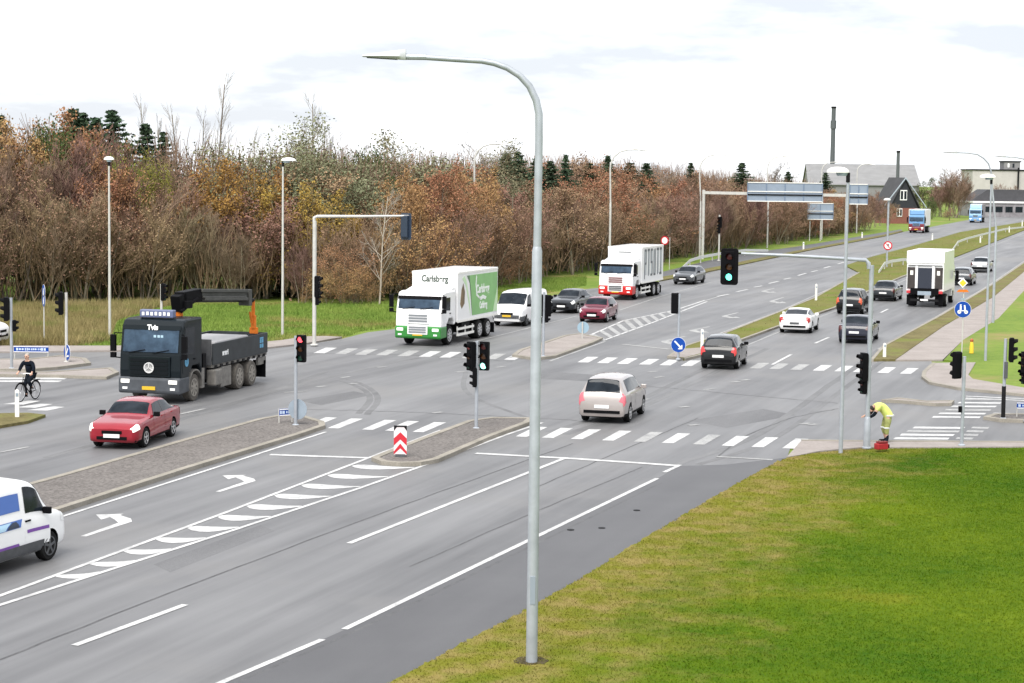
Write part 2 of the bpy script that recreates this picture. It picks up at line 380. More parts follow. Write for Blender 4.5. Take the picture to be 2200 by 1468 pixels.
kerb = MB()
def island(name, out, m, kerb_w=.22, z=Z_PAVE):
    pts = PG(out); struct(MB().slab(pts, 0, z).build(name, m))
    kerb.loop(pts, kerb_w, 0, z + .02)
island('traffic_island', [(-700, 1250), (-200, 1122), (130, 1032), (400, 953), (560, 908), (600, 901), (650, 902), (690, 914), (692, 922), (640, 940), (400, 1014), (115, 1106), (-200, 1210), (-700, 1378)], m_gravel)
island('traffic_island', [(806, 992), (835, 980), (905, 952), (1010, 912), (1060, 905), (1140, 906), (1130, 915), (1050, 945), (935, 995), (900, 1002), (860, 1003), (825, 1000)], m_gravel)
island('traffic_island', [(1105, 768), (1120, 757), (1168, 742), (1215, 726), (1245, 722), (1291, 731), (1270, 741), (1190, 770), (1150, 775)], m_pave)
median_px = [(1437, 771), (1473, 748), (1556, 721), (1672, 675), (1749, 644), (1812, 608), (1846, 588), (1816, 573), (1873, 554), (1955, 532), (2064, 500), (2200, 478), (2330, 444), (2410, 414), (2425, 414), (2330, 453), (2200, 496), (2047, 556), (1938, 597), (1862, 630), (1791, 665), (1674, 704), (1600, 731), (1510, 766), (1470, 776)]
pts = PG(median_px); struct(MB().slab(pts, 0, Z_PAVE).build('median', m_median))
kerb.ribbon(pts[-8:] + pts[:7], .16, 0, Z_PAVE + .015)
struct(MB().slab(PG([(1440, 771), (1465, 755), (1510, 752), (1520, 760), (1508, 764), (1470, 774)]), 0, Z_PAVE + .01).build('traffic_island', m_pave))
island('traffic_island', [(-300, 776), (60, 778), (130, 770), (180, 776), (190, 786), (120, 795), (60, 800), (-300, 796)], m_pave)
island('traffic_island', [(-200, 800), (100, 806), (235, 797), (250, 806), (225, 816), (110, 812), (-200, 808)], m_pave)
island('traffic_island', [(2120, 903), (2140, 897), (2220, 897), (2500, 915), (2500, 925), (2220, 910), (2150, 908)], m_gravel)
island('traffic_island', [(1900, 866), (1940, 868), (2010, 874), (2040, 873), (2046, 868), (1990, 869), (1930, 862)], m_pave, .15)
kerb.ribbon(PG([(1873, 778), (1900, 747), (2020, 682), (2129, 616), (2200, 567), (2300, 503), (2400, 443)]), .16, 0, Z_PAVE + .01)
kerb.ribbon(PG([(2007, 785), (1986, 804), (1984, 815), (2000, 827), (2060, 839), (2200, 853), (2900, 920)]), .18, 0, Z_PAVE + .01)
kerb.ribbon(PG([(1722, 952), (1800, 953), (2250, 956), (2900, 978)]), .2, 0, Z_PAVE - .01)
struct(kerb.build('kerb', m_conc))

# ------------------------------------------------------------------ road markings
mk = MB(); mw = MB()
_lz = [0]
def ln(b, pts, wd=.15): _lz[0] += 1; b.ribbon(PG(pts), wd, Z_MARK + .004 + _lz[0] * 2e-5)
ln(mk, [(200, 1590), (480, 1468), (693, 1377)], .14); ln(mk, [(740, 1355), (1412, 1030)], .14); ln(mk, [(1427, 1017), (1461, 1001)], .14)
ln(mk, [(160, 1390), (398, 1302)], .16); ln(mk, [(750, 1170), (1217, 985)], .15)
ln(mk, [(-300, 1480), (-180, 1432)], .16)
hu = [(-400, 1437), (0, 1283), (500, 1098), (604, 1058), (948, 926)]
hl = [(-400, 1436 ), (0, 1303), (500, 1142), (767, 1053), (900, 1006), (1093, 934), (1165, 910)]
ln(mk, hu, .13); ln(mk, hl, .13)
ln(mk, [(-700, 1391), (-200, 1221), (116, 1118), (500, 995), (700, 930)], .12)
ln(mw, [(-700, 1238), (-200, 1113), (130, 1024), (400, 945), (565, 901)], .12)
def interp(path, x):
    for (x0, y0), (x1, y1) in zip(path, path[1:]):
        if x0 <= x <= x1: return y0 + (y1 - y0) * (x - x0) / (x1 - x0)
    return path[-1][1]
def crescent(b, a, c, wd, sag):       # curved hatch bar from the upper to the lower line, thick in the middle
    A, C = G(*a), G(*c); d = C - A; nn = Vector((d.y, -d.x, 0)).normalized(); n = 14; up = []; dn = []
    for i in range(n + 1):
        t = i / n; p = A + d * t + nn * sag * math.sin(math.pi * t); h = wd * (.1 + .9 * max(0, math.sin(math.pi * t ** .55)))
        dd = d.normalized(); up.append(p + Vector((-dd.y, dd.x, 0)) * h / 2); dn.append(p - Vector((-dd.y, dd.x, 0)) * h / 2)
    b.sheet(up + dn[::-1], Z_MARK + .001)
for i, x in enumerate([122, 195, 268, 338, 405, 470, 532, 592, 650, 706, 758]):
    x2 = x + 92 + i * 4
    crescent(mk, (x - 2, interp(hu, x) + 4), (x2, interp(hl, x2) - 3), .8 * min(1, (interp(hl, x + 40) - interp(hu, x + 40)) / 44), .2)
ln(mk, [(580, 979), (700, 983), (795, 986)], .3); ln(mk, [(1022, 976), (1240, 988), (1462, 1003)], .3); ln(mw, [(1540, 983), (1660, 990)], .2)
def qd(b, pts): b.sheet(PG(pts), Z_MARK)
for x, f in [(648, 0), (704, 0), (777, 0), (827, 0), (886, 0), (951, 0), (1108, 0), (1164, 0), (1226, 0), (1293, 0), (1361, 1), (1421, 0), (1488, 1), (1550, 0), (1614, 0), (1680, 0)]:
    y = 919 + (x - 648) * .0445; wd = 23 + (x - 648) * .003
    qd(mw if f else mk, [(x, y), (x + wd, y + .9), (x + wd + 54 - (x - 648) * .022, y - 20), (x + 52 - (x - 648) * .022, y - 21)])
for x, f in [(673, 0), (719, 1), (762, 1), (806, 1), (853, 1), (899, 0), (943, 0), (990, 1), (1040, 1), (1082, 0), (1240, 0), (1282, 0), (1325, 0), (1372, 0), (1416, 0), (1462, 0), (1610, 1), (1652, 1), (1697, 1), (1746, 0), (1792, 0), (1832, 0), (1884, 0), (1933, 0)]:
    y = 760 + (x - 673) * .035; tx = 27 - (x - 673) * .008
    qd(mw if f else mk, [(x, y), (x + 24, y + .5), (x + 24 + tx, y - 11.5), (x + tx, y - 12)])
for k in range(13):                    # crossing over the right side road
    t = k / 12; y = 951 - 92 * t
    x0 = 1905 + 165 * t; x1 = x0 + 150 - 30 * t
    if k in (5, 6): continue
    wpx = 2.2 - .8 * t
    qd(mk if k % 3 else mw, [(x0, y + wpx), (x1 - 30, y + wpx + 1), (x1 - 26, y - wpx + 1), (x0 + 5, y - wpx)])
    if k < 9: qd(mw, [(x1 - 14, y + wpx), (x1 + 22, y + wpx + 1), (x1 + 26, y - wpx + 1), (x1 - 10, y - wpx)])
for y in (853, 857): ln(mk, [(2075, y), (2260, y + 8)], .25)
for k, y in enumerate((810, 816, 822)): qd(mk, [(-60, y), (150 - 12 * k, y + .5), (158 - 12 * k, y - 3), (-60, y - 3.5)])
for k, y in enumerate((870, 877, 883)): qd(mk, [(6 + 26 * k, y), (50 + 26 * k, y + 1), (88 + 26 * k, y - 7), (62 + 26 * k, y - 8)])
ln(mw, [(-60, 985), (62, 962)], .15); ln(mw, [(380, 893), (440, 880)], .15); ln(mw, [(610, 845), (660, 842)], .15)
for a, b in [((1541, 638), (1566, 633)), ((1582, 628), (1606, 623)), ((1620, 618), (1638, 615)), ((1652, 610), (1673, 605)), ((1684, 601), (1699, 598)), ((1714, 593), (1732, 588)), ((1743, 585), (1756, 582)), ((1770, 577), (1784, 573)), ((1800, 568), (1814, 564)), ((1840, 558), (1850, 555))]: ln(mk, [a, b], .22)
for a, b in [((1659, 785), (1700, 763)), ((1751, 739), (1781, 726)), ((1892, 673), (1908, 665)), ((1980, 634), (1998, 625)), ((2080, 583), (2096, 575))]: ln(mk, [a, b], .15)
fu = [(1262, 724), (1340, 690), (1449, 668), (1515, 646)]; fl = [(1296, 733), (1400, 695), (1441, 679), (1519, 649)]
ln(mk, fu, .15); ln(mk, fl, .15); ln(mw, [(1515, 647), (1545, 638)], .15)
for x in range(1268, 1450, 18): ln(mw, [(x + 4, interp(fu, x + 4)), (x + 30 - (x - 1268) * .08, interp(fl, max(1297, x + 30 - (x - 1268) * .08)))], .32)
ln(mw, [(1095, 770), (1165, 742)], .15); ln(mw, [(1180, 778), (1300, 735)], .15); ln(mw, [(1338, 741), (1440, 752)], .3); ln(mw, [(1010, 738), (1160, 700), (1240, 680)], .14); ln(mw, [(1330, 668), (1420, 638), (1530, 607)], .14)
ln(mw, [(1600, 745), (1690, 708), (1800, 668), (1950, 600), (2060, 558), (2200, 502)], .12); ln(mw, [(1886, 752), (2010, 683), (2120, 617), (2200, 562)], .12)
ln(mw, [(1500, 735), (1672, 671), (1790, 618)], .12); ln(mw, [(1850, 556), (2064, 496), (2200, 472)], .12); ln(mw, [(1512, 592), (1731, 546), (1900, 513)], .12)
for x, y in [(760, 826), (742, 812), (990, 800), (1075, 790), (1150, 775), (1403, 800), (1415, 812), (1470, 876), (1522, 838), (1580, 822), (1600, 818), (1384, 860), (820, 790), (690, 832), (940, 888), (1490, 915), (1730, 912), (1745, 914)]:
    ln(mw, [(x - 10, y + 1), (x + 10, y - 1)], .22)
def arrow(b, tail, head, side, s=1.):   # turn arrow: shaft then a swept head to one side
    A, B = G(*tail), G(*head); d = (B - A); L = d.length; d.normalize(); n = Vector((-d.y, d.x, 0)) * side
    P = lambda a, c: A + d * a * L + n * c * s
    b.sheet([P(0, -.08), P(.75, -.08), P(.9, .3), P(1.0, .62), P(.84, .66), P(1.08, 1.25), P(1.22, .5), P(1.14, .52), P(1.0, -.1), P(.85, -.38), P(0, -.26)] if side > 0 else
            [P(0, -.08), P(0, -.26), P(.85, -.38), P(1.0, -.1), P(1.14, .52), P(1.22, .5), P(1.08, 1.25), P(.84, .66), P(1.0, .62), P(.9, .3), P(.75, -.08)], Z_MARK)
arrow(mk, (168, 1154), (275, 1116), 1, .8); arrow(mk, (458, 1058), (540, 1030), 1, .8)
for a, b in [((1478, 724), (1425, 737)), ((1530, 703), (1486, 713)), ((1590, 673), (1556, 682)), ((1688, 640), (1658, 650)), ((1668, 620), (1640, 628))]: arrow(mw, a, b, 1, .9)
struct(mk.build('road_markings', m_paint)); struct(mw.build('worn_road_markings', m_paint2))
# drain covers, repaired seams and dark stains on the carriageway
dr = MB()
for x, y in [(1368, 1097), (1293, 1135), (1226, 1139)]:
    dr.lathe([(.09, 0), (.09, .012)], G(x, y, Z_ROAD + .004), 'z', 14)
struct(dr.build('drain_covers', m_dark))
c_ = G(1142, 1427); random.seed(9)
struct(MB().slab([(c_.x + math.cos(a) * (.3 + random.uniform(-.06, .1)), c_.y + math.sin(a) * (.3 + random.uniform(-.06, .1))) for a in [k * math.pi / 9 for k in range(18)]], 0, .068).build('soil', layered('bare soil', (.04, .032, .02), (.1, .085, .045), [(9, .6, _one), (30, .4, _one)], rough=.95, spec=.05, bump=.6)))
m_seam = layered('tar seam', (.05, .05, .052), (.11, .11, .112), [(2, .5, _one), (30, .5, _one)], rough=.6, spec=.3)
m_tyremark = layered('tyre mark', (.086, .086, .088), (.175, .175, .177), [(1.2, .5, (.05, 1, 1, RA)), (.5, .3, _one), (20, .2, _one)], rough=.6, spec=.3)
def wob(pts, n=10, a=1.2): return [(x + random.uniform(-a, a), y + random.uniform(-a, a) * .5) for x, y in smooth_path(pts, n)]
sm = MB(); tm = MB()
for pts_, wd in [([(230, 1590), (500, 1473), (760, 1360), (1100, 1196), (1420, 1040)], .09), ([(0, 1420), (420, 1255), (900, 1075), (1230, 955)], .06), ([(1540, 985), (1600, 940), (1700, 900), (1800, 880)], .07), ([(620, 880), (820, 885), (1010, 893), (1240, 905)], .06), ([(1380, 830), (1600, 850), (1800, 868)], .06), ([(660, 760), (900, 765), (1100, 778)], .06), ([(1150, 1050), (1300, 985), (1500, 900)], .05), ([(880, 1220), (1130, 1110), (1380, 1005)], .05)]: _lz[0] += 1; sm.ribbon(PG(wob(pts_)), wd, Z_ROAD + .004 + _lz[0] * 5e-6)
for pts_, wd in [([(735, 820), (780, 838), (795, 860), (770, 890)], .25), ([(748, 816), (795, 836), (812, 862), (788, 892)], .25), ([(900, 770), (800, 790), (640, 830), (420, 890)], .3), ([(1180, 930), (1330, 880), (1500, 800), (1620, 745)], .3), ([(1215, 935), (1360, 885), (1530, 804), (1650, 750)], .3), ([(1150, 905), (1010, 850), (1000, 800)], .22), ([(1450, 1000), (1620, 940), (1780, 830), (1900, 745)], .3), ([(1500, 1000), (1660, 945), (1820, 832), (1930, 750)], .25), ([(700, 800), (560, 850), (380, 905), (100, 985)], .3), ([(0, 1060), (250, 1000), (450, 930)], .02)]: _lz[0] += 1; tm.ribbon(PG(wob(pts_, 10, .8)), wd, Z_ROAD + .002 + _lz[0] * 8e-6)
rp_ = MB(); [(_lz.__setitem__(0, _lz[0] + 1), rp_.sheet(PG(q), Z_ROAD + .0012 + _lz[0] * 2e-6)) for q in ([(1480, 905), (1640, 880), (1710, 893), (1560, 921)], [(640, 862), (760, 842), (800, 850), (690, 872)], [(330, 1215), (560, 1130), (590, 1143), (366, 1232)], [(1560, 745), (1640, 708), (1668, 712), (1592, 750)], [(1180, 800), (1300, 808), (1290, 822), (1160, 815)])]
struct(rp_.build('road_repairs', layered('asphalt repair', (.078, .078, .081), (.155, .155, .158), [(1.0, .5, (.1, .6, 1, RA)), (30, .5, _one)], rough=.6, spec=.3)))
struct(sm.build('tar_seams', m_seam)); struct(tm.build('tyre_marks', m_tyremark))


# ================================================================== VEHICLES
TPL = {
 'hatch': [(0, .24, .46, .47, .78, .6), (.015, .17, .5, .52, .87, .7), (.06, .145, .55, .575, .96, .78), (.16, .135, .59, .62, .99, .8), (.25, .13, .62, .655, 1, .82), (.285, .13, .63, .69, 1, .8), (.42, .13, .645, .95, 1, .69),
           (.5, .13, .65, .985, 1, .68), (.62, .13, .655, 1, 1, .68), (.78, .13, .665, .985, 1, .67), (.9, .145, .68, .935, .985, .65), (.965, .16, .67, .7, .96, .72), (.985, .17, .6, .64, .93, .7), (1, .25, .5, .53, .86, .6)],
 'sedan': [(0, .24, .46, .47, .78, .6), (.015, .17, .5, .52, .87, .7), (.06, .145, .56, .585, .96, .78), (.16, .135, .6, .63, .99, .8), (.27, .13, .635, .67, 1, .82), (.305, .13, .64, .7, 1, .8), (.43, .13, .65, .95, 1, .68),
           (.5, .13, .655, .985, 1, .67), (.6, .13, .66, 1, 1, .67), (.7, .13, .665, .975, 1, .66), (.73, .13, .668, .95, 1, .67), (.85, .14, .68, .72, .99, .76), (.9, .145, .68, .7, .98, .76), (.97, .16, .66, .68, .95, .74), (.985, .17, .6, .63, .92, .7), (1, .25, .5, .52, .85, .6)],
 'coupe': [(0, .24, .47, .48, .74, .55), (.015, .17, .52, .54, .84, .65), (.06, .15, .58, .6, .95, .76), (.16, .14, .64, .67, 1, .8), (.3, .135, .67, .7, .98, .8), (.335, .135, .67, .72, .97, .78), (.46, .135, .67, .95, .96, .64),
           (.53, .135, .675, 1, .96, .62), (.62, .135, .68, .985, .97, .61), (.68, .135, .69, .96, .99, .61), (.88, .15, .74, .78, 1.0, .66), (.94, .16, .73, .76, .97, .66), (.985, .18, .64, .67, .9, .62), (1, .27, .54, .56, .82, .55)],
 'mpv': [(0, .22, .44, .45, .8, .6), (.015, .16, .48, .5, .88, .7), (.06, .135, .53, .55, .96, .78), (.13, .125, .57, .6, .99, .8), (.19, .12, .6, .64, 1, .82), (.22, .12, .61, .67, 1, .8), (.38, .12, .625, .95, 1, .69),
         (.48, .12, .63, .985, 1, .67), (.62, .12, .635, 1, 1, .67), (.8, .12, .64, .99, 1, .66), (.93, .135, .65, .955, .975, .63), (.975, .15, .63, .67, .96, .72), (.988, .16, .56, .6, .94, .72), (1, .24, .46, .49, .88, .62)],
 'van': [(0, .24, .42, .43, .8, .65), (.012, .15, .45, .47, .88, .72), (.05, .13, .5, .53, .96, .8), (.12, .12, .545, .575, .99, .84), (.145, .12, .55, .6, 1, .84), (.27, .12, .565, .93, 1, .84),
         (.33, .12, .57, .975, 1, .83), (.5, .12, .57, 1, 1, .83), (.8, .12, .57, .995, 1, .83), (.96, .12, .57, .985, 1, .83), (.99, .13, .57, .955, .985, .81), (1, .2, .56, .93, .96, .79)],
}
_PV = [(0, 0, 0), (.8, 0, 0), (.96, .08, 0), (1, .34, 0), (1, .6, 0), (.985, .86, 0), (.955, 1, 0)]
def car_surface(T, L, W, H):
    us = [t[0] for t in T]
    def prm(s):
        s = min(1, max(0, s)); i = 0
        while i < len(us) - 2 and s > us[i + 1]: i += 1
        t = (s - us[i]) / (us[i + 1] - us[i]); a, b = T[i], T[i + 1]
        p0 = T[max(0, i - 1)]; p3 = T[min(len(T) - 1, i + 2)]
        r_ = []
        for k in range(1, 6):
            d1 = (b[k] - a[k]) / (b[0] - a[0]); m0 = d1; m1 = d1
            if i > 0:
                d0 = (a[k] - p0[k]) / (a[0] - p0[0]); m0 = 0 if d0 * d1 <= 0 else 2 * d0 * d1 / (d0 + d1)
            if i < len(T) - 2:
                d2 = (p3[k] - b[k]) / (p3[0] - b[0]); m1 = 0 if d2 * d1 <= 0 else 2 * d2 * d1 / (d2 + d1)
            h = b[0] - a[0]; t2, t3 = t * t, t ** 3
            r_.append((2 * t3 - 3 * t2 + 1) * a[k] + (t3 - 2 * t2 + t) * h * m0 + (-2 * t3 + 3 * t2) * b[k] + (t3 - t2) * h * m1)
        return r_
    def S(s, v):                       # v: 0 floor centre, 6 belt line, 7 roof edge, 9 roof centre; negative v mirrors
        sg = -1 if v < 0 else 1; v = abs(v)
        zb, zt, zr, wf, wr = prm(s); zb *= H; zt *= H; zr *= H; wf *= W / 2; wr *= W / 2
        P = [(a * wf, zb + b * (zt - zb)) for a, b, _ in _PV]
        dz = zr - zt
        P += [(wr + (P[6][0] - wr) * .12, zt + dz * .86), (wr * .86, zt + dz * .975), (0, zr + .012 * H)]
        i = min(int(v), 8); t = v - i; a, b = P[i], P[i + 1]
        p0 = P[max(0, i - 1)]; p3 = P[min(9, i + 2)]
        q = [a[k] + (b[k] - a[k]) * t + .35 * t * (1 - t) * ((1 - t) * ((b[k] - p0[k]) / 2 - (b[k] - a[k])) - t * ((p3[k] - a[k]) / 2 - (b[k] - a[k]))) for k in (0, 1)]
        return Vector((L / 2 - s * L, sg * q[0], q[1]))
    return S
def patch(S, s00, s01, v0, s10, s11, v1, off=.006, nu=8, nv=5):
    """panel lying on the body skin: from s00..s01 at v0 to s10..s11 at v1"""
    b = MB(); vs = []; e = 1e-3
    for j in range(nv + 1):
        t = j / nv; v = v0 + (v1 - v0) * t
        for i in range(nu + 1):
            a = s00 + (s10 - s00) * t; c = s01 + (s11 - s01) * t; s = a + (c - a) * i / nu
            p = S(s, v); n = (S(s + e, v) - S(s - e, v)).cross(S(s, v + e * 5) - S(s, v - e * 5))
            if n.length > 0: n.normalize()
            if n.dot(p - Vector((p.x * .6, 0, p.z * .55))) < 0: n = -n
            vs.append(p + n * off)
    b.add(vs, [(j * (nu + 1) + i, j * (nu + 1) + i + 1, (j + 1) * (nu + 1) + i + 1, (j + 1) * (nu + 1) + i) for j in range(nv) for i in range(nu)])
    return b
def wheel(root, x, y, r_, wd, side, tyre=m_tyre, rim=m_rim, spokes=5, name='wheel'):
    t = MB().lathe([(r_ * .62, -wd / 2), (r_ * .93, -wd / 2), (r_, -wd * .36), (r_, wd * .36), (r_ * .93, wd / 2), (r_ * .62, wd / 2)], (0, 0, 0), 'y', 28).build(name, tyre, root, smooth=40, loc=(x, y, r_))
    b = MB(); o = side * wd * .5
    b.lathe([(r_ * .66, o - side * .03), (r_ * .66, o + side * .008), (r_ * .58, o + side * .008), (r_ * .55, o - side * .02)], (0, 0, 0), 'y', 28)
    b.lathe([(r_ * .17, o - side * .03), (r_ * .17, o + side * .012), (r_ * .08, o + side * .02)], (0, 0, 0), 'y', 12)
    for k in range(spokes):
        a = 2 * math.pi * k / spokes + .3
        b.box((math.cos(a) * r_ * .36, o - side * .004, math.sin(a) * r_ * .36), (r_ * .46, .02, r_ * .17), ry=-a)
    b.build('rim', rim, t, smooth=30)
    return t
def car(name, label, kind, loc, ang, L, W, H, paint, tpl=None, wheels=(.19, .79), wr=.31, group='cars on the junction', lights=False, rims=m_rim, bumper=None, plate=m_plate, tail=m_red, glass=m_glass, sw=(.3, .86), rear_hi=8.9, cat='car', detail=True, tail_v=(4.2, 6.8)):
    root = thing(name, label, cat, loc, ang, group)
    T = TPL[kind]; S = car_surface(T, L, W, H); b = MB(); nu, nv = 46, 24
    us = sorted(set([i / nu for i in range(nu + 1)] + [t[0] for t in T])); vv = [9 * j / nv for j in range(nv + 1)]
    ring = [v for v in vv] + [-v for v in vv[::-1][1:-1]]
    vs = [S(u, v if v != 0 else 0) for u in us for v in ring]; n = len(ring)
    fs = [(i * n + k, i * n + (k + 1) % n, (i + 1) * n + (k + 1) % n, (i + 1) * n + k) for i in range(len(us) - 1) for k in range(n)]
    b.add(vs, fs + [tuple(range(n)), tuple(range((len(us) - 1) * n, len(us) * n))])
    body = b.build('body', paint, root)
    cut = MB()
    for s in wheels:
        cut.lathe([(wr * 1.16, -W), (wr * 1.16, -W * .27)], (L / 2 - s * L, 0, wr * 1.02), 'y', 24); cut.lathe([(wr * 1.16, W * .27), (wr * 1.16, W)], (L / 2 - s * L, 0, wr * 1.02), 'y', 24)
    co = cut.build('cutter', m_under, root); bpy.context.view_layer.update()
    md = body.modifiers.new('arch', 'BOOLEAN'); md.object = co; md.operation = 'DIFFERENCE'; md.solver = 'EXACT'; md.material_mode = 'TRANSFER'
    bpy.context.view_layer.update()
    me = bpy.data.meshes.new_from_object(body.evaluated_get(bpy.context.evaluated_depsgraph_get()))
    body.modifiers.clear(); body.data = me; me.name = 'body'; bpy.data.objects.remove(co)
    me.shade_smooth(); me.set_sharp_from_angle(angle=R(38))
    ty = TPL[kind]
    # glass
    keys = {'hatch': (.288, .42, .905, .962), 'sedan': (.308, .43, .735, .845), 'coupe': (.338, .46, .69, .87), 'mpv': (.222, .38, .932, .973), 'van': (.148, .27, None, None)}[kind]
    a0, a1, r0, r1 = keys
    ws = patch(S, a0 + .006, a1 - .004, -7.15, a0 + .006, a1 - .004, -9, nu=10); w2 = patch(S, a0 + .006, a1 - .004, 9, a0 + .006, a1 - .004, 7.15, nu=10)
    ws.add(w2.v, w2.f); ws.build('windscreen', glass, root, smooth=60)
    if r0 is not None:
        rw = patch(S, r0, r1, -7.2, r0, r1, -9, off=.01); r2 = patch(S, r0, r1, 9, r0, r1, 7.2, off=.01); rw.add(r2.v, r2.f); rw.build('rear_window', glass, root, smooth=60)
    span = [(a0 + .055, .57, a1 + .01, .57), (.574, sw[1], .574, sw[1] - .03)] if kind != 'van' else [(a0 + .035, .36, a1 - .02, .36)]
    for sg in (1, -1):
        for (q0, q1, q2, q3) in span:
            patch(S, q0, q1, sg * 6.12, q2, q3, sg * 6.93, off=.008).build('side_window', glass, root, smooth=60)
        if detail:
            d = patch(S, a0 + .05 if kind != 'van' else .17, .585 if kind != 'van' else .375, sg * 2.5, a0 + .05 if kind != 'van' else .17, .585 if kind != 'van' else .375, sg * 5.98, off=.004).build('door', paint, root, smooth=60)
            hx = (.55 if kind != 'van' else .35); p = S(hx, sg * 5.3)
            MB().box((p.x, p.y + sg * .015, p.z), (.2, .03, .035)).build('handle', m_black if kind == 'van' else paint, d)
            if kind in ('sedan', 'hatch', 'mpv'):
                d = patch(S, .6, .74, sg * 2.9, .6, .8, sg * 5.98, off=.004).build('door', paint, root, smooth=60)
                p = S(.765, sg * 5.3); MB().box((p.x, p.y + sg * .015, p.z), (.18, .03, .035)).build('handle', paint, d)
        mb = MB(); p = S(a0 + .065, sg * 6)
        mb.box((p.x, p.y + sg * .1, p.z + .07), (.09, .2, .15)); mb.box((p.x + .02, p.y + sg * .02, p.z + .02), (.06, .1, .05))
        mb.build('mirror', paint if kind in ('mpv', 'coupe') else m_black, root, bevel=.02)
        patch(S, .004, .075, sg * 4.55, .004, .06, sg * 6.6, off=.008).build('headlight', m_hlon if lights else m_hl, root, smooth=60)
        if kind == 'van': patch(S, .984, .9985, sg * 3.9, .984, .9985, sg * 6.3, off=.008).build('tail_light', tail, root, smooth=60)
        else: patch(S, .955, .9985, sg * tail_v[0], .972, .9985, sg * tail_v[1], off=.009).build('tail_light', tail, root, smooth=60)
    # front and rear faces
    zf = T[0]; fx = L / 2; z0 = zf[1] * H; z1 = zf[2] * H; wf = zf[4] * W / 2
    MB().box((fx + .004, 0, z0 + (z1 - z0) * .72), (.03, wf * 1.0, (z1 - z0) * .34)).build('grille', m_black, root, bevel=.008)
    MB().box((fx - .01, 0, z0 + (z1 - z0) * .12), (.06, wf * 1.5, (z1 - z0) * .34)).build('air_intake', m_black, root, bevel=.01)
    MB().box((fx + .02, 0, z0 + (z1 - z0) * .36), (.02, .52, .115)).build('number_plate', plate, root)
    zf = T[-1]; z0 = zf[1] * H; z1 = zf[2] * H; wf = zf[4] * W / 2
    MB().box((-fx - .012, 0, z0 + (z1 - z0) * (.62 if kind != 'sedan' else .7)), (.02, .52, .115)).build('number_plate', plate, root)
    bm_ = MB()
    if detail and not bumper and kind != 'van':
        for sg in (1, -1): patch(S, .02, .98, sg * 1.75, .02, .98, sg * 2.35, off=.006, nu=24, nv=2).build('sill', m_black, root, smooth=60)
        MB().box((-fx - .002, 0, z0 + (z1 - z0) * .1), (.03, wf * 1.7, (z1 - z0) * .3)).build('valance', m_black, root, bevel=.01)
    if bumper:
        for s in (0, 1):
            bb = MB()
            for v0, v1 in ((1.9, 3.5),):
                for sg in (1, -1):
                    q = patch(S, .004 if s == 0 else .9, .1 if s == 0 else .997, sg * v0, .004 if s == 0 else .9, .1 if s == 0 else .997, sg * v1, off=.01); bb.add(q.v, q.f)
            if s == 0: bb.box((fx - .005, 0, T[0][1] * H + .09), (.05, T[0][4] * W * .98, .2))
            else: bb.box((-fx + .005, 0, z0 + .06), (.05, wf * 1.95, .22))
            bb.build('bumper', bumper, root, smooth=60)
    bm_.box((0, 0, T[6][1] * H + .02), (L * .8, W * .8, .06)); bm_.build('underbody', m_under, root)
    for s in wheels:
        for sg in (1, -1): wheel(root, L / 2 - s * L, sg * (W / 2 - .115), wr, .21, sg, rim=rims)
    return root, S

def at_mid(px, py, ang, L, px_is='front'):
    """ground point of the middle of one end -> centre of the vehicle"""
    p = G(px, py, Z_ROAD); d = Vector((math.cos(ang), math.sin(ang), 0))
    return p - d * L / 2 if px_is == 'front' else p + d * L / 2
A25 = road_ang(2560); A27 = road_ang(2700); A24 = road_ang(2400)
IN = lambda a: a + math.pi
def paintm(name, c, rough=.4, metal=.0, coat=1.): return mat(name, c, rough, metal, spec=.15, coat=coat, var=.05, scale=1.2)
p_red = paintm('crimson paint', (.25, .011, .022)); p_maroon = paintm('maroon paint', (.13, .008, .025)); p_black = paintm('black paint', (.004, .0045, .006)); p_navy = paintm('dark blue paint', (.01, .012, .024))
p_silver = paintm('champagne paint', (.36, .325, .31), .35, .3); p_grey = paintm('grey paint', (.075, .08, .088), .35, .3); p_dgrey = paintm('charcoal paint', (.016, .019, .023), .35, .2); p_lsil = paintm('light silver paint', (.4, .41, .42), .3, .4)

HD = lambda deg: R(90 - deg)
EX = HD(9)
car('sedan_car', 'crimson saloon car driving past the gravel island, black mirror and lit headlamps', 'sedan', at_mid(240, 967, IN(EX), 4.3, 'front'), IN(EX), 4.3, 1.68, 1.38, p_red, lights=True, rims=m_rim, bumper=None)
car('people_carrier', 'champagne silver people carrier seen from behind on the near crossing', 'mpv', at_mid(1292, 911, HD(14.6), 4.1, 'rear'), HD(14.6), 4.1, 1.74, 1.62, p_silver, wr=.33, tail=mat('pink tail lens', (.55, .12, .15), .25, coat=.4))
r_, S_ = car('hatchback_car', 'black hatchback with red tail lights about to pass the keep-right sign', 'hatch', at_mid(1542, 795, HD(15), 3.8, 'rear'), HD(15), 3.8, 1.7, 1.52, p_black, wr=.3, tail=mat('bright red lens', (.55, .03, .03), .2, coat=.5))
car('coupe_car', 'white two-door coupe with rounded tail driving away beside the grassy median', 'coupe', at_mid(1706, 717, HD(16), 4.2, 'rear'), HD(16), 4.2, 1.82, 1.33, m_white, wr=.33, plate=m_grey)
car('hatchback_car', 'black tall hatchback with orange red tail lamps behind the thin lamp post', 'mpv', at_mid(1823, 676, A25, 4.0, 'rear'), A25, 4.0, 1.72, 1.62, p_black, wr=.31, tail=mat('orange red lens', (.5, .08, .03), .25))
car('sedan_car', 'dark blue saloon between the two grey posts, nearest car in the right lane', 'sedan', at_mid(1834, 739, HD(17), 4.4, 'rear'), HD(17), 4.5, 1.74, 1.43, p_navy, wr=.31, tail=m_ldr)
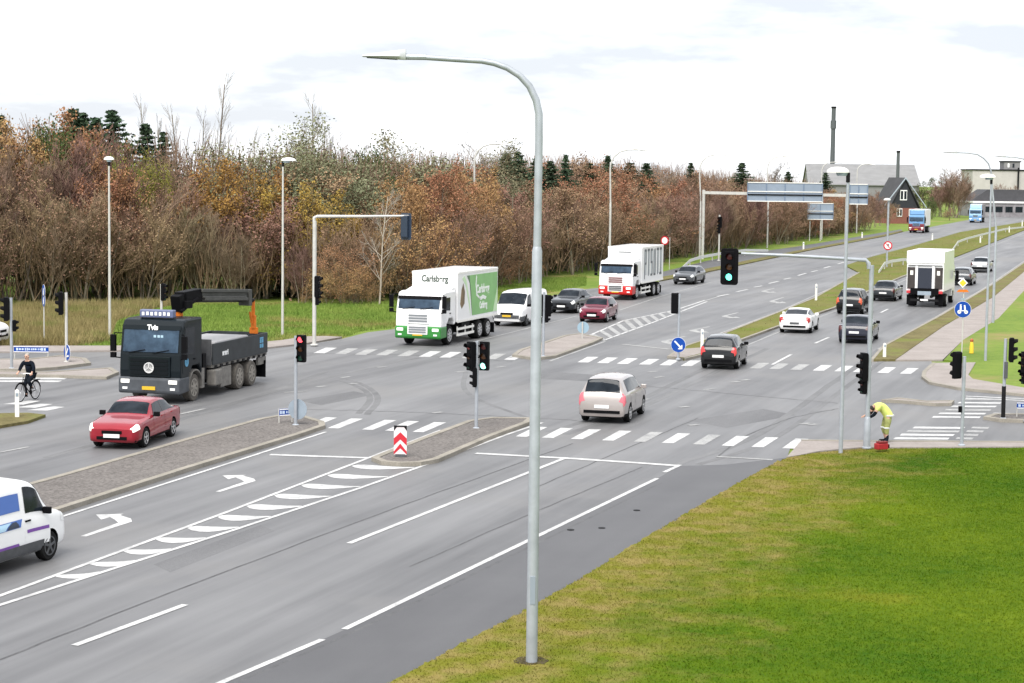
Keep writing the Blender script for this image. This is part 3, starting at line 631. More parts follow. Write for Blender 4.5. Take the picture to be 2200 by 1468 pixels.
car('sedan_car', 'charcoal saloon just left of the white box truck', 'sedan', at_mid(1896, 648, A25, 4.4, 'rear'), A25, 4.4, 1.74, 1.42, p_dgrey, wr=.31, tail=m_ldr)
car('hatchback_car', 'grey estate-like hatchback half hidden behind the white box truck', 'hatch', at_mid(2064, 614, A25, 4.2, 'rear'), A25, 4.2, 1.74, 1.48, p_grey, tail=m_ldr, bumper=m_black)
car('sedan_car', 'light silver saloon farthest away on the right carriageway', 'sedan', at_mid(2104, 586, A25, 4.4, 'rear'), A25, 4.4, 1.74, 1.42, p_lsil, tail=m_ldr, bumper=m_black)
car('sedan_car', 'dark green-grey saloon behind the white van, waiting at the far crossing', 'sedan', at_mid(1205, 674, IN(A25), 4.5, 'front'), IN(A25), 4.5, 1.74, 1.45, p_dgrey)
car('hatchback_car', 'maroon hatchback coming towards the far crossing', 'hatch', at_mid(1271, 694, IN(HD(15)), 3.8, 'front'), IN(HD(15)), 3.9, 1.66, 1.44, p_maroon, wr=.3)
car('estate_car', 'dark silver estate car coming round the white guard rail', 'hatch', at_mid(1466, 612, IN(A25), 4.6, 'front'), IN(A25), 4.6, 1.76, 1.45, p_grey, rims=m_dark)

# --- vans
v_, S_ = car('delivery_van', 'white delivery van with blue panels and purple lettering at the left edge of the road', 'van', (0, 0, 0), 0, 4.78, 1.9, 1.96, m_white, wheels=(.17, .82), wr=.33, group='vans on the junction', cat='van', rims=m_grey)
A_ = road_ang(2560)
fw = G(100, 1203, Z_ROAD)     # front right tyre on the ground
d_ = Vector((math.cos(A_), math.sin(A_), 0)); rt = Vector((d_.y, -d_.x, 0))
v_.location = fw - d_ * (4.78 / 2 - .17 * 4.78) - rt * (.95 - .1); v_.rotation_euler.z = A_
mdk = mat('dark blue vinyl', (.02, .03, .06), .5); mbl = mat('blue vinyl', (.06, .14, .42), .5); mlb = mat('pale blue vinyl', (.4, .6, .75), .5); mpu = mat('purple vinyl', (.16, .05, .3), .5)
patch(S_, .4, .97, -6.25, .4, .97, -6.75, off=.012).build('blue_stripe', mbl, v_)
patch(S_, .41, .7, -4.7, .39, .75, -5.9, off=.012).build('blue_panel', mbl, v_)
patch(S_, .42, .52, -4.75, .44, .47, -5.75, off=.016).build('dark_panel', mdk, v_)
patch(S_, .53, .66, -4.75, .48, .6, -5.8, off=.016).build('pale_panel', mlb, v_)
patch(S_, .18, .36, -3.98, .18, .36, -4.3, off=.012).build('purple_lettering', mpu, v_)
patch(S_, .42, .6, -2.9, .43, .6, -3.25, off=.012).build('purple_lettering', mpu, v_)
patch(S_, .22, .76, -1.95, .22, .76, -3.0, off=.012).build('sill_trim', m_grey, v_, smooth=60)
v_, S_ = car('panel_van', 'plain white panel van with yellow plate behind the green and white box truck', 'van', at_mid(1088, 702, IN(A25), 4.9, 'front'), IN(A25), 4.9, 1.92, 2.0, m_white, wheels=(.17, .82), wr=.33, group='vans on the junction', cat='van', rims=m_grey, bumper=m_grey, plate=m_yplate)
v_, S_ = car('panel_van', 'white van cut off by the left edge behind the street name board', 'van', G(-93, 742, Z_ROAD), R(-8), 4.8, 1.92, 2.05, m_white, wheels=(.17, .82), wr=.33, group='vans on the junction', cat='van', rims=m_grey)

# --- lorries
def lorry_wheels(root, xs, y=1.02, r_=.5, tyre=m_tyre, rim=m_rim, dual=True):
    for i, x in enumerate(xs):
        for sg in (1, -1): wheel(root, x, sg * y, r_, .3 if i == 0 or not dual else .55, sg, tyre=tyre, rim=rim, spokes=8)
def wedge(x0, z0, x1, z1, y0, y1, th=.02, n=None):     # thin panel on the sloped cab front
    d = Vector((z1 - z0, 0, -(x1 - x0))).normalized() * th
    return MB().add([(x0, y0, z0), (x0, y1, z0), (x1, y1, z1), (x1, y0, z1), (x0 + d.x, y0, z0 + d.z), (x0 + d.x, y1, z0 + d.z), (x1 + d.x, y1, z1 + d.z), (x1 + d.x, y0, z1 + d.z)],
                    [(0, 1, 2, 3), (4, 5, 6, 7), (0, 1, 5, 4), (1, 2, 6, 5), (2, 3, 7, 6), (3, 0, 4, 7)])
def cab(root, mcab, mlow, roof_z=2.95, lights=m_hlon, plate=m_yplate, back=-2.15, visor=m_black, wl=.5, belt=1.78, accent=None):
    """cab-over tractor front at x=0, facing +X"""
    w2 = 1.22
    c = MB().prism([(-.02, .95), (0, 1.25), (-.04, belt), (-.24, roof_z - .3), (-.42, roof_z - .06), (-.7, roof_z), (back, roof_z), (back, 1.0), (-1.95, 1.0), (-1.95, 1.15), (-1.75, 1.36), (-1.1, 1.36), (-.88, 1.1), (-.86, .95)], -w2, w2).build('cab', mcab, root, bevel=.07)
    MB().prism([(-.86, .42), (.06, .38), (.1, .5), (.08, .95), (-.02, 1.0), (-.86, 1.0)], -1.23, 1.23).build('bumper', mlow, root, bevel=.06)
    ft = lambda z: -.04 + (z - belt) / (roof_z - .3 - belt) * -.2
    wedge(ft(belt + .1), belt + .1, ft(roof_z - .4), roof_z - .4, -1.1, 1.1, .03).build('windscreen', m_glassb, root, bevel=.01)
    wedge(ft(roof_z - .4), roof_z - .4, ft(roof_z - .24), roof_z - .24, -1.16, 1.16, .05).build('sun_visor', visor, root)
    for sg in (1, -1):
        y = sg * (w2 + .004)
        dr_ = MB().prism([(-.2, 1.15), (-.9, 1.15), (-1.1, 1.4), (-1.42, 1.4), (-1.42, roof_z - .25), (-.4, roof_z - .25), (-.16, belt)], y - .006, y + .006).build('door', mcab, root)
        MB().prism([(-.27, belt + .04), (-1.32, belt - .02), (-1.32, roof_z - .32), (-.47, roof_z - .32)], y - .012, y + .012).build('side_window', m_glass, dr_)
        MB().box((-1.3, y + sg * .02, 1.62), (.16, .04, .05)).build('handle', m_black, dr_)
        m = MB(); m.box((.08, sg * 1.42, 2.25), (.14, .2, .62)); m.box((.08, sg * 1.42, 1.8), (.14, .2, .2)); m.tube([(-.2, sg * 1.2, 2.6), (.06, sg * 1.38, 2.62), (.06, sg * 1.4, 2.5)], .025, 6); m.tube([(-.1, sg * 1.2, 1.68), (.06, sg * 1.4, 1.72)], .025, 6)
        m.build('mirror', m_black, root, bevel=.03)
        MB().box((.09, sg * .95, .84), (.05, .34, .14)).build('headlight', lights, root, bevel=.02)
        MB().box((.1, sg * .95, .58), (.04, .2, .09)).build('fog_light', m_hl, root, bevel=.01)
    MB().box((.11, 0, .6), (.03, .52, .13)).build('number_plate', plate, root)
    wp = MB(); wp.tube([(ft(belt + .06) + .05, -.85, belt + .08), (ft(belt + .2) + .06, -.2, belt + .2)], .015, 5); wp.tube([(ft(belt + .06) + .05, .1, belt + .08), (ft(belt + .2) + .06, .75, belt + .2)], .015, 5)
    wp.build('wiper', m_black, root)
    return c
def grille(root, mfr, mslat, rows, yw, ztop, zbot, x=.03):
    g_ = MB().box((x, 0, (ztop + zbot) / 2), (.06, yw + .16, ztop - zbot + .12)).build('grille', mfr, root, bevel=.02)
    b = MB(); n = rows; h = (ztop - zbot) / n
    for k in range(n): b.box((x + .035, 0, zbot + (k + .5) * h), (.03, yw, h * .68))
    b.build('slats', mslat, g_)
def chassis(root, x0, x1, guards=True, mg=m_wplast):
    b = MB()
    for sg in (1, -1): b.box(((x0 + x1) / 2, sg * .42, .82), (x0 - x1, .1, .28))
    for x in np.linspace(x0 - .5, x1 + .3, 6): b.box((x, 0, .82), (.1, .84, .2))
    b.box(((x0 + x1) / 2 + .8, 0, .72), (1.2, 2.2, .5))
    b.build('chassis', m_dark, root)
def box_lorry(name, label, loc, ang, mlow, L=8.6, sd=None, side=None):
    """rigid three-axle lorry with box body; front bumper at local x=0"""
    root = thing(name, label, 'lorry', loc, ang, 'lorries on the road')
    cab(root, m_white, mlow, 2.75)
    grille(root, m_white, mat('silver slat', (.2, .215, .23), .5, .2) if sd != 'red' else mat('dark red slat', (.16, .05, .05), .5), 3, 1.0, 1.62, 1.2, .02); grille(root, m_white, mat('silver slat', (.2, .215, .23), .5, .2) if sd != 'red' else m_grey, 3, .92, 1.02, .66, .1)
    bx = MB().box((-2.35 - (L - 2.35) / 2, 0, 2.38), (L - 2.35, 2.5, 2.58)).build('box_body', m_white, root, bevel=.03)
    MB().prism([(-2.3, 2.72), (-1.0, 2.72), (-2.3, 2.95)], -1.15, 1.15).build('roof_fairing', m_white, root, bevel=.03)
    rl = MB()
    for sg in (1, -1): rl.box((-2.35 - (L - 2.35) / 2, sg * 1.252, 1.12), (L - 2.37, .03, .12)); rl.box((-2.35 - (L - 2.35) / 2, sg * 1.252, 3.6), (L - 2.37, .03, .1))
    rl.build('edge_rail', m_wplast, root)
    chassis(root, -1.0, -L + .1)
    for sg in (1, -1):
        b = MB(); b.box((-3.75, sg * 1.2, .72), (2.6, .05, .12)); b.box((-3.75, sg * 1.2, .42), (2.6, .05, .12)); [b.box((x, sg * 1.16, .6), (.08, .05, .5)) for x in (-2.6, -3.8, -4.95)]
        b.build('side_guard', m_wplast, root)
        MB().box((-L + .55, sg * .95, .42), (.04, .6, .55)).build('mudflap', m_black, root)
    lorry_wheels(root, (-1.42, -5.75, -7.08))
    return root
# green and white brewery lorry
gl = box_lorry('box_lorry', 'white and green brewery lorry crossing the far stop line', G(898, 744, Z_ROAD), IN(road_ang(2470)), mat('green paint', (.03, .19, .035), .4, spec=.2, coat=.4), 8.8, 'green')
mg1 = mat('leaf green vinyl', (.2, .42, .15), .5, var=.08, scale=1.2); mg2 = mat('dark green vinyl', (.09, .17, .08), .5); mbr = mat('brown vinyl', (.14, .09, .04), .5, var=.4, scale=2); mwv = mat('white vinyl', (.75, .78, .74), .5)
mlg = mat('pale green vinyl', (.5, .68, .42), .5)
MB().prism([(-4.6, 1.3), (-8.7, 1.3), (-8.7, 3.42), (-4.15, 3.42)], 1.248, 1.258).build('green_panel', mg1, gl)
MB().prism([(-3.75, 3.42), (-4.15, 3.42), (-4.6, 1.3), (-4.45, 2.4), (-4.2, 3.0)], 1.25, 1.26).build('dark_panel', mg2, gl)
MB().prism([(-2.75, 2.0), (-3.0, 1.75), (-3.4, 2.0), (-3.45, 2.6), (-3.2, 3.05), (-2.95, 2.75)], 1.25, 1.26).build('bottle_picture', mbr, gl)
MB().prism([(-3.05, 3.3), (-3.35, 3.42), (-3.65, 3.2), (-4.3, 1.9), (-4.35, 1.3), (-4.1, 1.9), (-3.6, 2.9)], 1.25, 1.259).build('white_band', mlg, gl)
MB().prism([(-8.7, 1.3), (-8.0, 1.3), (-8.3, 1.9), (-8.7, 2.6)], 1.26, 1.264).build('pale_corner', mlg, gl)
text(gl, 'Carlsberg', .62, mwv, (-6.3, 1.262, 2.62), (R(90), 0, R(180)), sx=.85, bold=.02)
text(gl, 'Carlsberg', .5, mwv, (-6.4, 1.262, 1.75), (R(90), 0, R(180)), sx=.62, bold=.02)
MB().prism([(-5.25, 2.3), (-5.1, 2.9), (-5.2, 3.4), (-5.32, 3.3), (-5.24, 2.9), (-5.36, 2.4), (-5.9, 2.15), (-5.9, 2.05)], 1.262, 1.267).build('swoosh', mwv, gl)
MB().prism([(-5.7, 2.16), (-6.3, 2.3), (-6.9, 2.16), (-6.7, 2.02), (-6.3, 2.1), (-5.9, 2.02)], 1.262, 1.267).build('hop_leaf', mwv, gl)
text(gl, 'Carlsberg', .46, mat('dark green lettering', (.03, .05, .035), .5), (-2.342, 0, 3.28), (R(90), 0, R(90)), sx=.8, bold=.012)
# red and white lorry
rl_ = box_lorry('box_lorry', 'white lorry with red bumper and tall grey letters along its side', G(1322, 645, Z_ROAD), IN(road_ang(2500)), mat('red paint', (.45, .012, .01), .4, spec=.2, coat=.4), 8.6, 'red')
mgl = mat('grey lettering', (.1, .11, .12), .5); mgs = mat('pale grey vinyl', (.42, .45, .46), .5)
b = MB(); b2 = MB()
for k, ch in enumerate("PTSUTI"):
    x = -3.35 - k * .88
    b2.box((x - .1, 1.254, 2.5), (.5, .01, 1.75))
    if ch in 'TI': b.box((x, 1.258, 2.5), (.16, .014, 1.9)); b.box((x, 1.258, 3.4), (.6, .014, .18))
    if ch == 'I': b.box((x, 1.258, 1.6), (.6, .014, .18))
    if ch == 'P': b.box((x + .2, 1.258, 2.4), (.16, .014, 2.1)); b.box((x - .2, 1.258, 2.95), (.16, .014, 1.0)); b.box((x, 1.258, 3.4), (.5, .014, .16)); b.box((x, 1.258, 2.45), (.5, .014, .16))
    if ch == 'U': b.box((x + .2, 1.258, 2.5), (.16, .014, 1.9)); b.box((x - .2, 1.258, 2.5), (.16, .014, 1.9)); b.box((x, 1.258, 1.6), (.5, .014, .16))
    if ch == 'S': b.box((x, 1.258, 3.4), (.5, .014, .16)); b.box((x, 1.258, 2.5), (.5, .014, .16)); b.box((x, 1.258, 1.6), (.5, .014, .16)); b.box((x + .2, 1.258, 2.95), (.16, .014, .9)); b.box((x - .2, 1.258, 2.05), (.16, .014, .9))
b.build('tall_lettering', mgl, rl_); b2.build('grey_band', mgs, rl_)
MB().box((-2.345, 0, 3.28), (.012, .9, .08)).build('small_lettering', mgl, rl_)
# far lorries: red-blue and blue, coming
def far_lorry(label, px, py, ang, mtop, mmid, mlow, mbox, L=9.5):
    root = thing('lorry', label, 'lorry', G(px, py, Z_ROAD), ang, 'lorries on the road')
    cab(root, mmid, mlow, visor=mtop); grille(root, mmid, m_grey, 3, 1.0, 1.6, 1.15, .02)
    MB().box((-2.4 - (L - 2.4) / 2, 0, 2.45), (L - 2.4, 2.5, 2.7)).build('box_body', mbox, root, bevel=.03)
    MB().prism([(-2.3, 2.98), (-.6, 2.98), (-.8, 3.7), (-2.3, 3.85)], -1.15, 1.15).build('roof_fairing', mtop, root, bevel=.06)
    MB().prism([(-.3, .98), (.045, .98), (.05, 1.3), (.03, 1.5), (-.3, 1.5)], -1.235, 1.235).build('lower_panel', mlow, root, bevel=.02); chassis(root, -1, -L + .1); lorry_wheels(root, (-1.42, -6.2, -7.6)); return root
m_bl = paintm('sky blue paint', (.12, .26, .46)); m_dr = paintm('deep red paint', (.16, .02, .03)); m_bl2 = paintm('pale blue paint', (.3, .48, .7))
far_lorry('lorry with blue cab roof and dark red lower front, coming from the black gabled house', 1968, 501, IN(road_ang(2460)), m_bl, m_bl, m_dr, m_wplast)
far_lorry('pale blue lorry farthest away beside the white mushroom lamp', 2095, 479, IN(road_ang(2450)), m_bl2, m_bl2, m_bl, mat('load curtain', (.25, .23, .24), .7))
# white box truck going away
wt = thing('box_lorry', 'white box lorry seen from behind with dark tail lift and red rear lamps', 'lorry', G(1985, 661, Z_ROAD), A25, 'lorries on the road')
L = 7.6
MB().box((.15 + 2.9, 0, 2.45), (5.8, 2.5, 2.75)).build('box_body', m_white, wt, bevel=.05)
MB().prism([(.1, 3.0), (.14, 3.83), (.5, 3.83), (.5, 3.0)], -1.27, 1.27).build('top_frame', m_white, wt, bevel=.04)
MB().box((.1, 0, 2.86), (.06, 2.3, .04)).build('shutter_seam', m_grey, wt)
md_ = mat('tail lift panel', (.035, .028, .026), .5, var=.3, scale=2)
for sg in (1, -1):
    MB().box((.12, sg * .93, 2.0), (.08, .5, 1.45)).build('rear_panel', md_, wt)
    MB().box((.04, sg * .56, 2.05), (.1, .16, 1.55)).build('lift_rail', m_white, wt)
    MB().box((.07, sg * .9, 2.35), (.02, .2, .3)).build('notice', m_wplast, wt)
    MB().box((.06, sg * 1.0, 1.05), (.12, .42, .2)).build('tail_light', mat('red tail lamp', (.5, .03, .04), .3, coat=.4), wt, bevel=.02)
    MB().box((.3, sg * .95, .5), (.05, .55, .7)).build('mudflap', m_black, wt)
    m = MB(); m.box((6.3, sg * 1.45, 2.0), (.14, .22, .6)); m.tube([(6.4, sg * 1.2, 2.2), (6.3, sg * 1.45, 2.3)], .03, 6); m.build('mirror', m_black, wt)
lf_ = MB().box((.03, 0, 1.95), (.1, .96, 1.5)).build('tail_lift', mat('tail lift platform', (.02, .025, .04), .4), wt, bevel=.02)
MB().box((.0, 0, 1.1), (.1, 1.9, .42)).build('lift_frame', m_black, wt)
MB().box((-.07, 0, .98), (.03, .9, .26)).build('reflector_board', m_signback, wt); MB().box((-.02, 0, .5), (.06, 1.9, .16)).build('under_run_bar', m_dark, wt); MB().box((-.07, 0, .52), (.03, .52, .12)).build('number_plate', m_plate, wt)
MB().prism([(5.95, .5), (7.6, .5), (7.62, 1.5), (7.3, 2.6), (6.9, 2.75), (5.95, 2.75)], -1.15, 1.15).build('cab', m_white, wt, bevel=.06)
b = MB(); [b.box((3, sg * .42, .8), (6, .1, .3)) for sg in (1, -1)]; b.build('chassis', m_dark, wt)
lorry_wheels(wt, (6.5, 1.75), r_=.45)

# black tipper with loading crane
mcab = paintm('black teal cab paint', (.003, .007, .010), .55, coat=.25); mdirt = mat('dusty grey', (.17, .16, .145), .8, var=.3, scale=4)
ct = thing('crane_lorry', 'black flatbed lorry with folded loading crane turning across the junction', 'lorry', G(322, 868, Z_ROAD), IN(HD(13.5)), 'lorries on the road')
cab(ct, mcab, mat('grey bumper', (.06, .066, .075), .55, spec=.25, var=.2, scale=3), 3.15, plate=m_yplate, visor=mcab, belt=1.82, back=-2.1)
grille(ct, mcab, mat('grille black', (.006, .008, .01), .5, spec=.1), 4, 1.5, 1.72, 1.08, .02)
rg = MB(); rg.lathe([(.2, 0), (.2, .03), (.165, .03), (.165, 0)], (.075, 0, 1.36), 'x', 24)
for k in range(3):
    a = R(90 + 120 * k); rg.box((.09, math.cos(a) * .09, 1.36 + math.sin(a) * .09), (.02, .03, .19), rx=a - R(90))
rg.build('star_emblem', mat('emblem silver', (.6, .6, .6), .4), ct)
sv = MB().box((-.75, 0, 3.32), (.3, 1.35, .3)).build('roof_sign', mat('roof sign', (.1, .12, .22), .4), ct, bevel=.04)
for k in range(7): MB().box((-.59, -.52 + k * .17, 3.32 + .01 * (k % 2)), (.012, .1, .13)).build('lettering', m_whitesign, sv)
text(ct, 'Tvis', .26, m_whitesign, (-.165, .05, 2.84), (R(80), 0, R(90)), bold=.012)
for k, y in enumerate((.05, .2, .33)): MB().box((-.14, y + .1, 2.52), (.012, .1, .09)).build('lettering', mat('pale lettering', (.35, .5, .6), .5), ct)
m_sym = mat('blue emblem', (.1, .32, .5), .5)
e = MB(); e.lathe([(.17, 0), (.17, .012), (.1, .012), (.1, 0)], (-.55, 1.235, 1.55), 'y', 20); e.box((-.55, 1.24, 1.55), (.06, .012, .24)); e.build('blue_emblem', m_sym, ct)
for sg in (1, -1):
    fd = MB()
    P_ = [(-1.42 + math.cos(a) * .64, sg * 1.13, .55 + math.sin(a) * .64) for a in np.linspace(0, math.pi, 12)]
    for (a, b) in zip(P_, P_[1:]): fd.box(((a[0] + b[0]) / 2, a[1], (a[2] + b[2]) / 2), (.2, .22, .05), ry=-math.atan2(b[2] - a[2], b[0] - a[0]))
    fd.box((-2.2, sg * 1.1, .8), (.3, .2, .75))
    fd.build('wheel_arch', mdirt, ct)
chassis(ct, -1.0, -8.9)
bd = MB(); bd.box((-6.0, 0, 1.18), (5.9, 2.45, .16)); bd.build('load_floor', mdirt, ct)
mside = mat('dark drop side', (.03, .034, .038), .5, spec=.2, var=.25, scale=2)
for sg in (1, -1): 
    MB().box((-6.0, sg * 1.24, 1.62), (5.9, .06, .82)).build('drop_side', mside, ct, bevel=.01)
    MB().box((-3.4, sg * 1.18, .72), (.7, .4, .62)).build('fuel_tank', mdirt, ct, bevel=.06); MB().box((-4.45, sg * 1.18, .66), (1.1, .12, .78)).build('side_locker', mdirt, ct, bevel=.02); MB().box((-8.5, sg * 1.15, .9), (.9, .1, .3)).build('rear_board', mdirt, ct)
    MB().box((-8.7, sg * 1.0, .55), (.05, .55, .7)).build('mudflap', m_black, ct)
    b = MB(); [b.box((x, sg * 1.2, 1.13), (.22, .12, .1)) for x in np.linspace(-3.4, -8.6, 10)]; b.box((-6, sg * 1.17, 1.15), (5.4, .05, .05)); b.build('hinge_rail', m_dark, ct)
MB().box((-8.95, 0, 1.62), (.06, 2.45, .82)).build('tailboard', mside, ct)
MB().box((-3.02, 0, 1.7), (.08, 2.4, 1.0)).build('headboard', m_grey, ct)
MB().box((-5.6, .1, 1.7), (3.6, 1.9, .7)).build('load', mat('pale load', (.3, .3, .31), .8, var=.06, scale=1), ct, bevel=.08)
text(ct, 'mmi', .26, m_whitesign, (-4.3, 1.273, 1.6), (R(90), 0, R(180)), sx=1.3, bold=.02)
e = MB(); [e.box((-8.35 + dx, 1.275, 1.68 + dz), (.16, .012, .16)) for dx in (0, .22) for dz in (-.14, .06)]; e.box((-8.24, 1.275, 1.86), (.4, .012, .06)); e.build('blue_emblem', m_sym, ct)
cr_ = MB(); cr_.box((-2.5, -.2, 1.4), (.5, 1.1, 1.3)); cr_.box((-2.5, 1.0, 1.2), (.34, .3, 1.0)); cr_.box((-2.5, -1.0, 1.2), (.34, .3, 1.0)); cr_.tube([(-2.5, .75, 1.1), (-2.5, .75, 2.1)], .1, 8); cr_.build('crane_base', m_black, ct, bevel=.02)
MB().lathe([(.2, 2.0), (.15, 2.6), (.15, 3.35), (.2, 3.42)], (-2.5, .1, 0), 'z', 14).build('crane_column', m_orange, ct, smooth=40)
kn = MB(); kn.box((-2.5, .1, 3.65), (.55, .42, .62), ry=R(14)); kn.tube([(-2.3, .3, 3.3), (-3.5, .3, 3.75)], .08, 8); kn.box((-3.2, .1, 3.82), (1.4, .42, .5), ry=R(3)); kn.box((-2.75, .32, 3.55), (.5, .2, .3)); kn.build('crane_knuckle', m_black, ct, bevel=.03)
bo = MB(); bo.box((-5.7, .1, 3.72), (4.0, .36, .34), ry=R(-3)); bo.box((-5.6, .34, 3.94), (3.6, .1, .13), ry=R(-3)); bo.box((-5.7, .34, 3.6), (3.4, .1, .12), ry=R(-3)); bo.box((-5.8, -.12, 3.6), (3.6, .12, .3), ry=R(-3)); bo.tube([(-3.9, .32, 3.77), (-7.3, .32, 3.6)], .05, 8); bo.box((-7.65, .1, 3.55), (.25, .5, .66)); bo.build('crane_boom', mat('boom grey', (.05, .05, .045), .6, var=.3, scale=3), ct, bevel=.02)
MB().box((-3.0, .27, 3.85), (.3, .02, .26)).build('sticker', m_whitesign, ct); MB().box((-3.45, .27, 3.85), (.26, .02, .22)).build('sticker', m_yellow, ct)
ho = MB(); ho.tube([(-7.6, .1, 3.5), (-8.3, .1, 3.4)], .08, 8); ho.build('boom_tip', m_dark, ct)
gr = MB(); gr.box((-8.3, .1, 3.05), (.1, .13, .75)); gr.box((-8.33, .1, 2.5), (.16, .18, .55)); gr.box((-8.1, .1, 2.7), (.07, .09, .5), ry=R(16)); gr.box((-8.35, .1, 2.15), (.12, .36, .26)); gr.build('grab', m_orange, ct, bevel=.02)
for o_ in ct.children:                       # the folded boom is slewed a little towards the driver's side
    if o_.name.split('.')[0] in ('crane_boom', 'boom_tip', 'grab', 'sticker', 'crane_knuckle'):
        c_ = Vector((-2.5, .1, 0)); o_.rotation_euler.z = R(-8); o_.location = c_ - Matrix.Rotation(R(-8), 3, 'Z') @ c_
lorry_wheels(ct, (-1.42, -5.75, -7.1), r_=.52, tyre=m_dtyre, rim=mat('dusty rim', (.25, .23, .2), .8, var=.2, scale=6))

# ================================================================== STREET FURNITURE
def pole_mb(h, r0, r1=None, n=12): return MB().tube([(0, 0, -.1), (0, 0, h * .5), (0, 0, h)], [r0, (r0 + (r1 or r0)) / 2, r1 or r0], n)
def sig_head(par, loc, ang, lit=None, sc=1., back=False, n=3, cols=None, mbody=m_black, face=None):
    """one signal head; its face looks along ang"""
    b = MB(); H_ = .31 * n * sc; W_ = .3 * sc
    if back:
        w2, h2, r_ = .27 * sc, H_ / 2 + .09 * sc, .09 * sc
        pts_ = [(sx * (w2 - r_) + r_ * math.cos(a), sz * (h2 - r_) + r_ * math.sin(a)) for sx, sz, a0 in ((1, 1, 0), (-1, 1, 90), (-1, -1, 180), (1, -1, 270)) for a in [R(a0 + k * 22.5) for k in range(5)]]
        nb = len(pts_); b.add([(.0, y, z) for y, z in pts_] + [(.03, y, z) for y, z in pts_], [tuple(range(nb)), tuple(range(2 * nb - 1, nb - 1, -1))] + [(i, i + nb, (i + 1) % nb + nb, (i + 1) % nb) for i in range(nb)])
    b.prism([(-.14 * sc, -H_ / 2 + .05), (-.1 * sc, -H_ / 2), (.045 * sc, -H_ / 2), (.045 * sc, H_ / 2), (-.1 * sc, H_ / 2), (-.14 * sc, H_ / 2 - .05)], -W_ / 2, W_ / 2)
    hd = b.build('signal_head', mbody, par, bevel=.015, loc=loc); hd.rotation_euler.z = ang
    cols = cols or [(m_ldr, m_lit_r), (m_lda, m_lda), (m_ldg, m_lit_g)]
    for k in range(n):
        z = H_ / 2 - (k + .5) * H_ / n
        MB().lathe([(.1 * sc, 0), (.1 * sc, .012), (.05 * sc, .025), (.01, .03)], (.046 * sc, 0, z), 'x', 18).build('lens', cols[k][1] if lit == k else cols[k][0], hd, smooth=50)
        v = MB(); nn = 12; P_ = []
        for rr in (.112 * sc, .104 * sc):
            for x in (.04 * sc, .19 * sc):
                for i in range(nn + 1):
                    a = R(-40 + 260 * i / nn) if x < .1 else R(0 + 180 * i / nn)
                    P_.append((x, rr * math.cos(a), z + rr * math.sin(a)))
        m_ = nn + 1
        fs = [(i, i + 1, m_ + i + 1, m_ + i) for i in range(nn)] + [(2 * m_ + i, 2 * m_ + i + 1, 3 * m_ + i + 1, 3 * m_ + i) for i in range(nn)] + [(m_ + i, m_ + i + 1, 3 * m_ + i + 1, 3 * m_ + i) for i in range(nn)]
        v.add(P_, fs).build('visor', mbody, hd)
    return hd
FACE_US = IN(A25)
def signal(label, px, py, toppx, toppy, r_=.06, group='traffic lights of the junction', mt=m_galv, z=None):
    base = G(px, py, .1); h = HT(base, toppx, toppy) - .1
    t = thing('traffic_light', label, 'traffic light', base, 0, group)
    pole_mb(h, r_).build('pole', mt, t, smooth=40)
    MB().lathe([(r_ * 2, -.02), (r_ * 2, .02), (r_ * 1.2, .05)], (0, 0, 0), 'z', 14).build('base_plate', mt, t)
    return t, base, h
def rel(base, px, py):            # local position of a fitting seen at that pixel, in the plane of the post
    p = AT(px, py, base.y); return Vector((p.x - base.x, 0, p.z - base.z))
def round_sign(par, loc, ang, rad, mface, name='round_sign', mback=m_signback, border=None):
    s_ = MB().lathe([(rad, -.012), (rad, .0)], (0, 0, 0), 'x', 28).build(name, mback, par, loc=loc); s_.rotation_euler.z = ang
    if mface: MB().lathe([(rad * .97, .001), (rad * .97, .006)], (0, 0, 0), 'x', 28).build('face', mface, s_)
    if border: MB().lathe([(rad * .72, .007), (rad * .72, .011)], (0, 0, 0), 'x', 28).build('centre', border, s_)
    return s_

# near central post with red lamp and blue sign seen from behind
t, b_, h = signal('traffic light showing red on the tip of the gravel island, round sign back below', 635, 914, 636, 722)
p = rel(b_, 647, 749); sig_head(t, (p.x, -.05, p.z), FACE_US, lit=0, sc=1.0); MB().tube([(0, 0, p.z), (p.x, -.03, p.z)], .03, 6).build('bracket', m_black, t)
p = rel(b_, 639, 880); round_sign(t, (p.x, .07, p.z), R(70), .35, None)
# double head post on the chevron island
t, b_, h = signal('double traffic light with bright green lamp on the chevron island', 1023, 921, 1023, 733)
p = rel(b_, 1040, 765); sig_head(t, (p.x, -.05, p.z), FACE_US, lit=2, sc=1.05, cols=[(m_ldr, m_lit_r), (m_lda, m_lda), (m_ldg, mat('lit bright green', (.2, .9, .75), .3, emit=(.3, 1, .82), es=1.3))])
p = rel(b_, 1010, 765); sig_head(t, (p.x, -.05, p.z), R(214), lit=None, sc=1.05, cols=[(mat('dim red lens', (.22, .03, .03), .3), m_lit_r), (m_lda, m_lda), (m_ldg, m_lit_g)])
p = rel(b_, 1018, 810); sig_head(t, (p.x, -.1, p.z), R(190), sc=.72)
bk = MB(); [bk.tube([(-.3, -.03, z), (.3, -.03, z)], .025, 6) for z in (h - .55, h - .15)]; bk.build('bracket', m_black, t)
